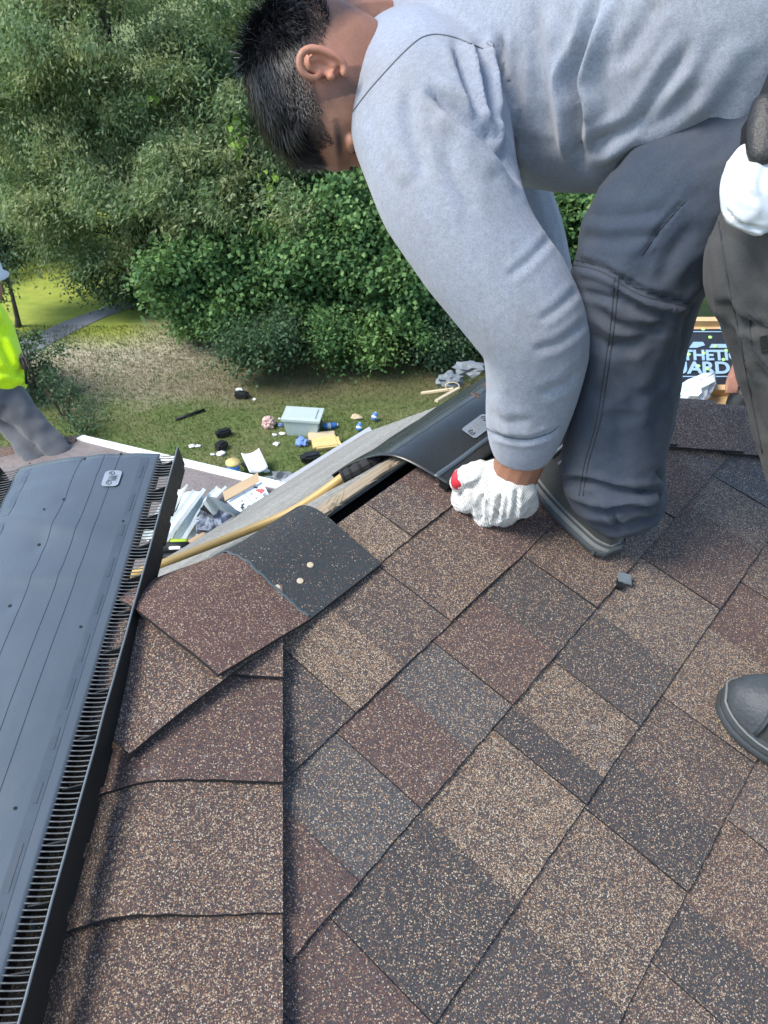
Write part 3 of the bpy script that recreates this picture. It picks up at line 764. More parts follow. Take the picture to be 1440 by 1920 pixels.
for k_, so in enumerate((-.011, .011)):
    P = [pf(so+.004*math.cos(a), .002+.004*math.sin(a), .0032) for a in np.linspace(0, 2*math.pi, 17)]; MB().tube(P, .0005, 4).build('round_mark', M['vent'], vent1)
    MB().tube([pf(so-.0015, .002, .0032), pf(so+.0015, .0035, .0032)], .0005, 4).build('round_mark', M['vent'], vent1)
for i in range(4): MB().box(pf(-.004+i*.003, 0, .003), LV*.0007, WV*(.008-.001*(i % 2)), NV*.0002).build('print_line', M['vent'], vent1)
MB().box(panel(LEN/2, WID/2, -.014), LV*(LEN/2-.001), WV*(WID/2-LOU-.003), NV*.0006).build('filter_mat', M['dark'], vent1)

# ------------------------------------------------------------------ vent already laid over the ridge
vent2 = thing('ridge_vent', 'curved black plastic ridge vent laid over the slot under the gloved hand', 'ridge vent')
U0, U1 = .868, 1.36
def vprof(x, u):
    """x 0 far edge .. 1 near edge, bent over the ridge"""
    b = -.170 + .290*x; q = qR - b*math.cos(SLOPE) if b > 0 else qR - b*math.cos(FARS)
    za, zb = -tS*(qR-q), -tF*(q-qR); m_ = min(za, zb); ep = .022
    base = plan(u, q, zR + m_ - ep*math.log(math.exp(-(za-m_)/ep)+math.exp(-(zb-m_)/ep)))
    n = unit(NN*(x) + NF*(1-x))
    h = .020 + .004*math.sin(math.pi*x)
    h += .003*noise.noise(Vector((u*12, b*10, 4)))
    return base + n*h
def v2(x, y): return vprof(x, U0 + (U1-U0)*y - .012*math.sin(math.pi*x) + .016*(x-.5))
V, F = shell(v2, 40, 44, .0022); mesh('vent_sheet', V, F, M['vent_dark'], vent2, True)
def v2n(x, y): return unit(np.cross(v2(x+.01, y)-v2(x-.01, y), v2(x, y+.01)-v2(x, y-.01)))
sgn = 1 if v2n(.6, .4)[2] > 0 else -1
def v2l(x, y, l): return v2(x, y) + sgn*v2n(x, y)*l
for x in (.36, .42, .48, .54, .61): MB().tube([v2l(x, j/40, .0004) for j in range(41)], .00045, 4).build('score_line', M['vent_edge'], vent2)
V, F = shell(lambda x, y: v2l(.90+.03*x, y, .0010), 2, 44, .0006); mesh('edge_band', V, F, M['vent'], vent2, True)
for x, sg in ((.985, 1), (.02, -1)):
    rings = []
    for j in range(31):
        y = j/30; a = v2l(x, y, -.001); b = v2l(min(1, x+sg*.012), y, -.001); dn = NN if sg > 0 else NF
        rings.append([a, b, b-dn*.020, a-dn*.020])
    MB().loft(rings).build('side_rail', M['black_plastic'], vent2)
for i in range(44):
    y = .01+i*.022; a = v2l(.965, y, -.003); MB().box(a - NN*.010, RR*.0012, SS*.008, NN*.010).build('baffle_rib', M['black_plastic'], vent2)
pf2 = lambda a, b, l=.0016: v2l(.70 + b, .52 + a, l)
# stamped label
pl0 = None
bv = BVHTree.FromPolygons([Vector(v2(i/40, j/44)) for j in range(45) for i in range(41)], [(j*41+i, j*41+i+1, (j+1)*41+i+1, (j+1)*41+i) for j in range(44) for i in range(40)])
def on2(x, y, l=.0016):
    d = Vector(unit(ray(x, y))); h = bv.ray_cast(Vector(CAM), d)
    if h[0] is None: return at(x, y, 1.38)
    n = h[1] if h[1].dot(d) < 0 else -h[1]; return np.array(h[0] + n*l)
quad = [(864, 806), (905, 776), (932, 793), (890, 824)]
def inq(a, b):
    p = [np.array(q, float) for q in quad]; return (1-a)*(1-b)*p[0] + a*(1-b)*p[1] + a*b*p[2] + (1-a)*b*p[3]
plaque(lambda a, b: on2(*inq(.5+a, .5+b)), 'label_plate', .5, .5, M['vent_pale'], vent2, .12)
for i in range(4):
    MB().tube([on2(*inq(.28+.13*i, .2+.08*(i % 2)), .0024), on2(*inq(.28+.13*i, .78-.1*(i % 3)), .0024)], .0007, 4).build('print_line', M['vent_dark'], vent2)
for c_, d_ in ((.13, .55), (.84, .32)):
    MB().tube([on2(*inq(c_+.08*math.cos(a), d_+.17*math.sin(a)), .0024) for a in np.linspace(0, 2*math.pi, 15)], .0007, 4).build('round_mark', M['vent_dark'], vent2)
    MB().tube([on2(*inq(c_-.03, d_), .0024), on2(*inq(c_+.03, d_), .0024)], .0007, 4).build('round_mark', M['vent_dark'], vent2)
MB().tube([on2(838+1.6*math.cos(a), 908+1.6*math.sin(a), .001) for a in np.linspace(0, 2*math.pi, 9)], .0009, 4).build('nail_hole', M['dark'], vent2)

# ------------------------------------------------------------------ hose
hs = spline([(60, 1150, 1.75), (160, 1112, 1.62), (262, 1072, 1.50), (330, 1047, 1.45), (450, 1000, 1.40), (540, 962, 1.385), (600, 925, 1.38), (645, 892, 1.375)], 60)
tag(MB().tube([at(*q) for q in hs], [.0079]*60, 12).build('air_hose', M['hose'], None, True), 'tan rubber air hose running along the far side of the ridge', 'hose')
tp = spline([(641, 895, 1.374), (660, 886, 1.374), (688, 871, 1.38), (705, 862, 1.39)], 16)
tag(MB().tube([at(*q) for q in tp], [.0125+.0012*math.sin(i*2.1) for i in range(16)], 10).build('hose_sleeve', M['black_matt'], None, False), 'black taped hose end tucked under the laid ridge vent', 'hose end')
cc_ = spline([(300, 1075, 1.62), (350, 1052, 1.60), (400, 1030, 1.60), (440, 1008, 1.62)], 20)

# ------------------------------------------------------------------ rubbish piled on the low roof
def wp(x, y, h=0.0): return hit(x, y, B0 + NW*h, NW)
def board(name, a, b, wpx, h, th, mat, label, cat, group=None, curl=.0, rnd=.02):
    A, B_ = wp(*a, h), wp(*b, h); d = unit(B_-A); t_ = np.linalg.norm(A-CAM); sdv = unit(np.cross(d, NW)); hw = wpx*t_/FPX/2*1.3
    def f(x, y):
        e = (x-.5)*2; return A+(B_-A)*y + sdv*hw*e + NW*(curl*e*e + .004*noise.noise(Vector((y*5, x*3, h*50)))) + (B_-A)*(rnd*noise.noise(Vector((x*8, y*3, h*30))) if y in (0, 1) else 0)
    V, F = shell(f, 6, 10, th); o = mesh(name, V, F, mat); return tag(o, label, cat, group)
G1 = 'siding offcuts piled on the low roof'
board('siding_strip', (287, 1012), (338, 918), 26, .05, .012, M['siding'], 'wide white siding offcut at the back of the pile', 'siding', G1, .03)
board('siding_strip', (318, 1010), (352, 922), 22, .08, .012, M['siding'], 'white siding offcut leaning in the middle of the pile', 'siding', G1, -.02)
board('siding_strip', (302, 1018), (373, 922), 16, .14, .02, M['siding'], 'long narrow white siding offcut across the front of the pile', 'siding', G1, .02)
board('siding_strip', (334, 1018), (384, 932), 14, .10, .02, M['siding'], 'white siding offcut second from the plastic film', 'siding', G1, .02)
board('siding_strip', (358, 1016), (388, 958), 14, .07, .02, M['siding'], 'short white siding offcut beside the plastic film', 'siding', G1, .02)
board('siding_strip', (392, 940), (416, 917), 14, .05, .015, M['siding'], 'small cream siding offcut behind the carton', 'siding', G1, .02)
board('siding_strip', (318, 1000), (336, 985), 22, .10, .02, M['siding'], 'small square white siding scrap at the foot of the pile', 'siding', G1, .01)
# printed carton
ct = thing('carton', 'white printed carton with a brown flap lying open on the low roof', 'carton')
cA_, cB_, cC_, cD_ = wp(425, 940, .10), wp(491, 903, .12), wp(508, 934, .10), wp(460, 971, .08)
nC = unit(np.cross(cB_-cA_, cD_-cA_)); nC = nC if nC@(CAM-cA_) > 0 else -nC
def cq(a, b, l=0): return (1-a)*(1-b)*cA_ + a*(1-b)*cB_ + a*b*cC_ + (1-a)*b*cD_ + nC*l
back = unit(cA_-CAM)*.16
mb = MB(); mb.add([cA_, cB_, cC_, cD_] + [p+back for p in (cA_, cB_, cC_, cD_)], [(0, 1, 2, 3), (7, 6, 5, 4), (1, 0, 4, 5), (2, 1, 5, 6), (3, 2, 6, 7), (0, 3, 7, 4)]); mb.build('carton_body', M['carton'], ct)
fl = [wp(422, 939, .12), wp(487, 902, .14), wp(483, 886, .18), wp(418, 922, .16)]; nk = unit(np.cross(fl[1]-fl[0], fl[3]-fl[0]))
MB().loft([fl, [p-nk*.006 for p in fl]]).build('carton_flap', M['kraft'], ct)
def mark(a0, a1, b0, b1, mat, name='print_mark'):
    q = [cq(a0, b0, .004), cq(a1, b0, .004), cq(a1, b1, .004), cq(a0, b1, .004)]; MB().loft([q, [p-nC*.002 for p in q]]).build(name, mat, ct)
mark(.455, .475, .02, .98, M['inkgrey'])
for i in range(5): mark(.74+.03*(i % 3), .80+.03*(i % 2), .06+.13*i*.5, .12+.13*i*.5, M['ink'] if i < 2 else M['inkred'])
for a, b in ((.78, .30), (.84, .33), (.80, .42), (.87, .40)): mark(a, a+.07, b, b+.11, M['inkred'])
for i in range(4): mark(.83+.0*i, .93, .62+.07*i, .655+.07*i, M['inkgrey'])
for a, b in ((.56, .25), (.60, .55), (.62, .75), (.25, .30)): mark(a, a+.06, b, b+.07, M['inkgrey'])
mark(.12, .18, .55, .62, M['ink']); mark(.17, .20, .50, .66, M['ink']); mark(.19, .27, .48, .53, M['ink']); mark(.11, .15, .62, .70, M['ink'])
for i in range(4): mark(.26, .37, .66+.07*i, .70+.07*i, M['inkgrey'])
# grey folded carton: two leaves, black inside
c2 = thing('folded_carton', 'pale blue folded carton standing like an open book beside the film', 'carton')
def leafq(pts, th, mat, name, par):
    P = [wp(x, y, h) for x, y, h in pts]; n = unit(np.cross(P[1]-P[0], P[3]-P[0])); MB().loft([P, [p-n*th for p in P]]).build(name, mat, par)
leafq([(389, 930, .42), (460, 969, .10), (455, 974, .06), (410, 955, .30)], .03, M['carton'], 'carton_panel', c2)
leafq([(389, 930, .42), (410, 955, .30), (404, 960, .28), (383, 936, .38)], .02, M['carton'], 'carton_edge', c2)
leafq([(386, 938, .30), (408, 960, .20), (392, 972, .08), (368, 970, .06)], .02, M['black_matt'], 'inner_panel', c2)
leafq([(425, 965, .12), (458, 975, .05), (432, 986, .02), (422, 978, .03)], .01, M['carton'], 'carton_flap', c2)
# crumpled film
def crumple(name, c, rx, ry, rz, mat, label, cat, seed=0, group=None, amp=.45, axes=None, sub=3, fr=2.2):
    bm = bmesh.new(); bmesh.ops.create_icosphere(bm, subdivisions=sub, radius=1)
    ax = axes or (RT, A3(0, 1, 0), ZZ); V = []
    for v in bm.verts:
        n = noise.noise(v.co*fr+Vector((seed, seed*2, 0))) + .5*noise.noise(v.co*fr*2.3+Vector((seed, 0, seed)))
        q = v.co*(1+amp*n); V.append(np.asarray(c) + ax[0]*q.x*rx + ax[1]*q.y*ry + ax[2]*q.z*rz)
    F = [tuple(v.index for v in f.verts) for f in bm.faces]; bm.free()
    return tag(mesh(name, V, F, mat), label, cat, group)
crumple('plastic_film', wp(402, 984, .10), .085, .08, .085, M['film'], 'crumpled bluish clear plastic film between siding and carton', 'plastic film', 3.3, amp=.7)
# tools at the foot of the pile
def wtube(mb, pts, k=12):
    P = [wp(x, y, h) for x, y, h, _ in pts]; r = [w_*np.linalg.norm(p-CAM)/FPX for p, (_, _, _, w_) in zip(P, pts)]; return mb.tube(P, r, k)
ng = thing('nail_gun', 'black and lime pneumatic nail gun lying below the siding', 'nail gun')
wtube(MB(), [(283, 1022, .10, 10), (290, 1022, .10, 12), (303, 1023, .10, 12), (306, 1023, .10, 9)]).build('motor_cap', M['black_plastic'], ng, True)
wtube(MB(), [(303, 1023, .11, 10), (306, 1023, .11, 12.5), (350, 1023, .11, 12.5), (354, 1022, .11, 10)]).build('barrel', M['lime'], ng, True)
wtube(MB(), [(302, 1027, .115, 10.5), (352, 1026, .115, 10.5)]).build('barrel_sleeve', M['black_plastic'], ng, True)
wtube(MB(), [(354, 1022, .11, 8), (360, 1019, .11, 9), (384, 1006, .12, 9), (388, 1004, .12, 7)]).build('grip', M['tan_grip'], ng, True)
wtube(MB(), [(387, 1005, .12, 6), (400, 999, .12, 8), (412, 993, .12, 7), (416, 991, .12, 5)]).build('nose', M['black_plastic'], ng, True)
wtube(MB(), [(318, 1028, .15, 3), (338, 1027, .15, 3)], 6).build('logo_strip', M['paper'], ng)
hm = thing('hammer', 'wood handled hammer half hidden behind the leaning vent', 'hammer')
wtube(MB(), [(262, 1036, .08, 9), (272, 1037, .08, 10), (298, 1043, .08, 10), (303, 1044, .08, 8)]).build('handle', M['tan_grip'], hm, True)
wtube(MB(), [(303, 1044, .08, 8), (318, 1046, .08, 10), (340, 1042, .08, 9), (352, 1038, .08, 5)]).build('hammer_head', M['black_plastic'], hm, True)
bl = spline([(268, 1070, .04, 5), (300, 1062, .04, 5), (340, 1056, .03, 5), (380, 1040, .02, 4), (425, 1012, .02, 4)], 24)
mbt = MB(); wtube(mbt, [tuple(q) for q in bl], 8); tag(mbt.build('black_cable', M['black_plastic'], None, True), 'black cable lying under the tan hose on the low roof', 'cable')
mbt = MB(); wtube(mbt, [tuple(q) for q in spline([(273, 1078, .30, 4), (272, 1090, .28, 4), (276, 1102, .20, 4), (281, 1096, .12, 4)], 14)], 8)
tag(mbt.build('black_hook', M['black_plastic'], None, True), 'small black plastic hook below the nail gun', 'hook')

# small clip and bits on the near slope
cl = thing('plastic_clip', 'small dark square plastic clip lying on the tan shingle below the shoe', 'clip')
u_, v_ = nuv(1166, 1092); du = RR*.006+SS*.004; dv = SS*.008-RR*.004
MB().box(near(u_, v_, .011), RR*.0085+SS*.005, SS*.0095-RR*.006, NN*.0012+SS*.0006).build('clip_plate', M['vent_edge'], cl); u2, v2_ = nuv(1158, 1101); MB().box(near(u2, v2_, .007), RR*.007+SS*.004, SS*.004-RR*.002, NN*.004).build('clip_foot', M['black_plastic'], cl)
bs = spline([(0, .012, 0), (.006, .016, .002), (.010, .010, .004), (.012, .007, .003)], 8)
def wisp(x, y, dx, dy, w_, mat, name, label, cat, lift=.016, n=10, curl=.006):
    a = np.array([x, y], float); P = []
    for i in range(n):
        f = i/(n-1); u, q = roof_px(a[0]+dx*f+3*math.sin(f*3), a[1]+dy*f); P.append(drape(u, q, lift+curl*math.sin(f*math.pi)))
    return tag(MB().tube(P, [w_*math.sin(.3+2.5*i/(n-1)) for i in range(n)], 6, .25).build(name, mat, None, True), label, cat)
wisp(78, 1722, 12, 44, .0035, M['vent_edge'], 'plastic_strap', 'grey curled plastic strap end beside the loose vent', 'strap')
wisp(66, 1772, -4, 8, .003, M['caplime'], 'lime_scrap', 'tiny lime plastic bit under the vent rail', 'plastic scrap')
tg = [panel(*puv(42, y_), -.010) for y_ in (1618, 1630, 1640, 1650, 1662)]
tag(MB().tube(tg, [.004, .0075, .004, .0075, .004], 8, .25, ref=NV).build('lime_tag', M['caplime'], None, True), 'bright lime plastic tag seen between the vent slats', 'tag')

# ------------------------------------------------------------------ lower roof with printed underlayment beyond the right hip
lr = thing('lower_roof', 'lower roof section covered in black printed underlayment seen between the legs', 'roof')
LA = R_(20); LNn = ZZ*math.cos(LA) - A3(0, 1, 0)*math.sin(LA); LUp = A3(0, 1, 0)*math.cos(LA) + ZZ*math.sin(LA); LP0 = at(1330, 742, 5.0)
def lp_(x, y, h=0.0): return hit(x, y, LP0 + LNn*h, LNn)
def lq(x, s_, h=0.0): return LP0 + RT*x + LUp*s_ + LNn*h
sT = (lp_(1330, 612)-LP0)@LUp
slab('roof_deck', [lq(-1.1, -.3), lq(1.8, -.3), lq(1.8, sT), lq(-1.1, sT)], LNn, .06, M['lumber'], lr)
V, F = shell(lambda x, y: lq(-1.08+2.86*x, .06+(sT-.09)*y, .006+.004*noise.noise(Vector((x*9, y*4, 2)))), 20, 8, .003); mesh('underlayment', V, F, M['under'], lr)
MB().box(lq(.35, sT+.02, .02), RT*1.45, LUp*.02, LNn*.03).build('edge_board', M['lumber'], lr)
MB().box(lq(.35, .02, .03), RT*1.45, LUp*.022, LNn*.03).build('edge_board', M['lumber'], lr)
MB().box(lq(.35, -.25, -.15), RT*1.45, LUp*.2, LNn*.13).build('fascia', M['dark'], lr)
MB().box(lq(.35, -.1, -2.3), RT*1.3, A3(0, 1, 0)*.1, ZZ*2.0).build('wall', M['house_wall'], lr)
def text_obj(body, size, org, xa, ya, za, mat, name, parent, shear=.15, sx=1.0, ext=.0015, bold=.02):
    cu = bpy.data.curves.new(name, 'FONT'); cu.body = body; cu.size = size; cu.shear = shear; cu.extrude = ext; cu.offset = bold*size
    o = bpy.data.objects.new(name, cu); C.objects.link(o); dg = bpy.context.evaluated_depsgraph_get(); dg.update()
    me = bpy.data.meshes.new_from_object(o.evaluated_get(dg)); bpy.data.objects.remove(o)
    co = get_co(me); co = np.asarray(org) + co[:, :1]*sx*np.asarray(xa) + co[:, 1:2]*np.asarray(ya) + co[:, 2:3]*np.asarray(za); set_co(me, co)
    return link(name, me, mat, parent)
def line_text(body, xl, xr, yb, yt, vis0, vis1, name):
    """set the line so that its letters vis0..vis1 of the word span xl..xr"""
    a, b = lp_(xl, yb, .012), lp_(xr, yb, .012); h = (lp_(xl, yt, .012)-a)@LUp
    o = text_obj(body, 1.0, (0, 0, 0), RT, LUp, LNn, M['underprint'], name, lr, .18, 1, .002, .03)
    co = get_co(o.data); loc = np.stack([co@RT, co@LUp, co@LNn], 1); w_ = loc[:, 0].max(); hh = loc[:, 1].max()
    x0, x1 = w_*vis0, w_*vis1; sx = (b-a)@RT/(x1-x0)
    org = a - RT*(x0*sx)
    set_co(o.data, org + loc[:, :1]*sx*RT + loc[:, 1:2]*(h/hh)*LUp + loc[:, 2:3]*LNn)
    return o
line_text('SYNTHETIC', 1279, 1372, 675, 656, .34, .88, 'lettering'); line_text('GUARD', 1288, 1372, 700, 678, .40, 1.0, 'lettering')
for yy in (622, 706): MB().box((lp_(1250, yy, .012)+lp_(1480, yy, .012))/2, RT*.9, LUp*.004, LNn*.001).build('printed_line', M['underprint'], lr)
q = [lp_(1292, 652, .012), lp_(1300, 641, .012), lp_(1318, 641, .012), lp_(1322, 647, .012), lp_(1306, 652, .012)]; MB().loft([q, [p-LNn*.002 for p in q]]).build('emblem', M['underprint'], lr)
q = [lp_(1330, 652, .012), lp_(1334, 645, .012), lp_(1368, 645, .012), lp_(1366, 652, .012)]; MB().loft([q, [p-LNn*.002 for p in q]]).build('emblem', M['underprint'], lr)
for i, (x, y) in enumerate(((1319, 617), (1352, 615), (1332, 632), (1289, 629), (1342, 649), (1292, 664), (1320, 662), (1357, 674), (1310, 686), (1327, 691), (1362, 657))):
    c0 = lp_(x, y, .014); rg = [[c0 + LNn*h + rr*(math.cos(a)*RT+math.sin(a)*LUp) for a in np.arange(10)*math.pi/5] for rr, h in ((.013, -.006), (.013, .001), (.006, .003), (.001, .0032))]
    MB().loft(rg).build('cap_nail', M['caplime'] if i != 1 else M['underprint'], lr, True)
crumple('plastic_bag', lp_(1292, 738, .10), .13, .07, .09, M['bagwhite'], 'white plastic bag crumpled on the lower roof edge', 'plastic bag', 5.1, amp=.55)
def bagtip(x0, y0, x1, y1, r_): return [lp_(x0, y0, .10), lp_((x0+x1)/2, (y0+y1)/2, .13), lp_(x1, y1, .12)], r_
mbb = MB(); P, _ = bagtip(1318, 735, 1338, 702, 0); mbb.tube(P, [.05, .055, .012], 8, .5); P, _ = bagtip(1300, 712, 1340, 698, 0); mbb.tube(P, [.02, .03, .008], 8, .4)
tag(mbb.build('plastic_bag', M['bagwhite'], None, True), 'loose handle end of white plastic bag beside the wood edge', 'plastic bag')
# far end of the ridge: boards, tarp and old red shingles on the hip beyond
def fr(x, y, t_): return at(x, y, t_)
def plank(a, b, hw, th, mat, label, group=None):
    A, B_ = np.asarray(a), np.asarray(b); d = unit(B_-A); s_ = unit(np.cross(d, ZZ)); MBo = MB().box((A+B_)/2, (B_-A)/2, s_*hw, np.cross(s_, d)*th); return tag(MBo.build('lumber_strip', mat), label, 'lumber', group)
plank(fr(790, 737, 4.6), fr(850, 729, 4.5), .010, .005, M['foam2'], 'thin pale wood strip beyond the white eave edge', 'loose wood strips on the far roof')
plank(fr(818, 752, 3.4), fr(860, 728, 3.6), .008, .005, M['foam2'], 'wood strip along the far side of the laid vent', 'loose wood strips on the far roof')
tag(MB().tube([fr(848+13*math.cos(a), 724+7*math.sin(a), 3.9) for a in np.linspace(2, 7.2, 16)], .003, 6).build('wire_loop', M['foam2'], None, True), 'pale loop of cord at the end of the ridge', 'cord')
o2 = crumple('tarp_bundle', fr(842, 712, 4.9), .08, .06, .045, M['tarp'], 'grey crumpled tarp lying at the far roof corner', 'tarp', 9.4, amp=.6)
crumple('tarp_bundle', fr(884, 690, 5.3), .11, .08, .04, M['tarp'], 'grey tarp scrap beside the worker sleeve at the far roof corner', 'tarp', 4.4, amp=.6)

# ------------------------------------------------------------------ things dropped in the yard
def gobj(x, y): return ground(x, y)
def gsize(x, y, px): return px*np.linalg.norm(ground(x, y)-CAM)/FPX
X3, Y3 = RT, A3(0, 1, 0)
def rotz(a): return A3(math.cos(a), math.sin(a), 0), A3(-math.sin(a), math.cos(a), 0)
# tote
tt = thing('storage_tote', 'pale grey plastic tote with lid standing on the grass', 'tote')
c0 = gobj(570, 808); ax, ay = rotz(-.12); w_, d_, h_ = .30, .20, .30
def frustum(c, ax, ay, w0, d0, w1, d1, h0, h1):
    return [[c + ax*sx*w + ay*sy*dd + ZZ*h for sx, sy in ((-1, -1), (1, -1), (1, 1), (-1, 1))] for w, dd, h in ((w0, d0, h0), (w1, d1, h1))]
MB().loft(frustum(c0, ax, ay, w_*.85, d_*.85, w_, d_, 0, h_)).build('tote_body', M['tote'], tt)
mb = MB(); mb.loft(frustum(c0, ax, ay, w_*1.1, d_*1.12, w_*1.1, d_*1.12, h_, h_+.04)); mb.loft(frustum(c0, ax, ay, w_*.85, d_*.8, w_*.8, d_*.75, h_+.04, h_+.06)); mb.build('tote_lid', M['tote'], tt)
for s in (-1, 1): MB().box(c0+ax*s*w_*1.0+ZZ*.2, ax*.012, ay*.07, ZZ*.03).build('handle', M['black_plastic'], tt)
# bottles and cans
def bottle(x, y, a, L, r_, label, tilt=0.0, mat='blue'):
    b = thing('water_bottle', label, 'bottle', 'blue bottles on the grass'); ax, ay = rotz(a); c = gobj(x, y) + ZZ*r_; d = ax*math.cos(tilt)+ZZ*math.sin(tilt)
    MB().tube([c, c+d*.01, c+d*L*.7, c+d*L*.85, c+d*L*.95], [r_*.8, r_, r_, r_*.8, r_*.4], 12).build('bottle_body', M[mat], b, True)
    MB().tube([c+d*L*.94, c+d*L], [r_*.45, r_*.45], 10).build('cap', M['paper'], b, True)
    MB().tube([c+d*L*.25, c+d*L*.5], [r_*1.03, r_*1.03], 12).build('wrapper', M['paper'], b, True)
bottle(606, 805, .25, .26, .055, 'large blue bottle lying right of the tote')
bottle(672, 812, 1.2, .14, .05, 'blue can lying nearest the white eave edge', .9)
bottle(700, 792, 1.0, .14, .05, 'blue can lying farthest right by the leaf litter', .9)
def slabthing(name, x, y, a, L, Wd, H, mat, label, cat, tilt=0.0, round_=.12, group=None):
    ax, ay = rotz(a); az = ZZ*math.cos(tilt)+ay*math.sin(tilt)*-1; ay2 = np.cross(az, ax); c = gobj(x, y) + ZZ*(H/2+abs(math.sin(tilt))*Wd/2)
    def f(i, j): return i
    bm = bmesh.new(); bmesh.ops.create_cube(bm, size=1); bmesh.ops.bevel(bm, geom=bm.edges[:], offset=round_, segments=2, affect='EDGES'); bmesh.ops.subdivide_edges(bm, edges=bm.edges[:], cuts=1)
    V = []; s0 = random.random()*20
    for v in bm.verts:
        q = v.co; j = 1+.10*noise.noise(q*3+Vector((s0, 0, 0))); V.append(c + ax*q.x*L*j + ay2*q.y*Wd*j + az*q.z*H*j)
    F = [tuple(v.index for v in f_.verts) for f_ in bm.faces]; bm.free()
    return tag(mesh(name, V, F, mat), label, cat, group)
slabthing('insulation_batt', 612, 838, .22, .46, .26, .09, M['foam'], 'yellow insulation batt lying on the grass', 'insulation', .2)
slabthing('foam_board', 603, 824, .12, .44, .20, .07, M['foam2'], 'tan board lying behind the yellow batt', 'board', .15, .04)
crumple('blue_rag', gobj(566, 834)+ZZ*.06, .10, .09, .07, M['bluecloth'], 'crumpled blue cloth on the grass below the tote', 'rag', 2.1, amp=.6)
crumple('printed_bag', gobj(505, 800)+ZZ*.08, .10, .11, .11, M['pink'], 'pink and white paper bag left of the tote', 'bag', 6.1, amp=.6)
crumple('printed_bag', gobj(526, 800)+ZZ*.03, .035, .03, .04, M['bluecloth'], 'tiny violet wrapper between pink bag and tote', 'wrapper', 3.7, amp=.5)
GB = 'black bundles dropped on the lawn'
slabthing('black_bundle', 420, 818, .5, .26, .14, .14, M['bagblack'], 'upper of the two black wrapped bundles in mid lawn', 'bundle', 0, .2, GB)
slabthing('black_bundle', 416, 842, .9, .20, .16, .14, M['bagblack'], 'lower of the two black wrapped bundles in mid lawn', 'bundle', 0, .2, GB)
slabthing('black_bundle', 583, 866, .35, .32, .16, .16, M['bagblack'], 'black bundle just behind the white eave edge', 'bundle', .2, .2, GB)
slabthing('black_bundle', 454, 746, -.05, .25, .14, .12, M['bagblack'], 'black bundle nearest the bushes with white scrap on it', 'bundle', 0, .15, GB)
mb = MB(); A_, B_ = gobj(330, 789), gobj(384, 771); mb.tube([A_+ZZ*.03, B_+ZZ*.03], .028, 8); tag(mb.build('black_pipe', M['black_plastic'], None, True), 'black pipe lying on the lawn', 'pipe')
# bucket
bk = thing('paint_bucket', 'blue bucket with yellow rim on the grass by the low roof', 'bucket'); c = gobj(440, 892)
MB().tube([c, c+ZZ*.02, c+ZZ*.24], [.085, .09, .105], 16).build('bucket_body', M['blue'], bk, True); MB().tube([c+ZZ*.235, c+ZZ*.27], [.115, .112], 16).build('rim', M['foam'], bk, True); MB().tube([c+ZZ*.05, c+ZZ*.12], [.096, .102], 16).build('paper_label', M['paper'], bk, True)
c = gobj(480, 885); ax, ay = rotz(.5)
V, F = shell(lambda x, y: c + ax*(x-.5)*.30 + ay*(y-.5)*.34 + ZZ*(.10+.16*y+.05*(2*x-1)**2), 8, 6, .006); tag(mesh('white_sheet', V, F, M['paper'], None, True), 'white plastic sheet tilted on the grass beside the bucket', 'sheet')
plank(gobj(455, 874)+ZZ*.05, gobj(470, 884)+ZZ*.06, .03, .02, M['black_matt'], 'dark board end lying left of the white sheet')
for i, (x, y, px_, lab) in enumerate(((360, 838, 6, 'left of a pair of white scraps in mid lawn'), (371, 838, 5, 'right of a pair of white scraps in mid lawn'), (398, 853, 4, 'small white scrap below the black bundles'), (414, 853, 8, 'white scrap touching the lower black bundle'),
        (515, 817, 5, 'white scrap under the pink bag'), (529, 815, 6, 'white scrap left of the tote foot'), (518, 834, 6, 'white cup lying left of the blue cloth'), (498, 885, 7, 'white scrap right of the white sheet'), (450, 744, 6, 'white scrap on the black bundle near bushes'), (477, 750, 4, 'tiny white scrap right of the far black bundle'), (668, 785, 9, 'grey pale scrap near the leaf litter'), (524, 786, 3, 'tiny pale scrap behind the pink bag'))):
    s_ = gsize(x, y, px_); crumple('litter_scrap', gobj(x, y)+ZZ*(s_*.4+(.13 if i == 8 else 0)), s_, s_*.8, s_*.45, M['paper'] if i != 10 else M['foam2'], lab, 'litter', i*1.7, 'white litter on the lawn', .6, sub=2)
crumple('stone_heap', gobj(530, 905)+ZZ*.06, .20, .16, .10, M['tarp'], 'grey stones at the corner where both roofs meet', 'stones', 1.4, amp=.8, fr=3.2)
crumple('dark_shoe', gobj(512, 901)+ZZ*.06, .10, .06, .05, M['bagblack'], 'dark bundle between carton and eave corner', 'bundle', 7.7, amp=.3)

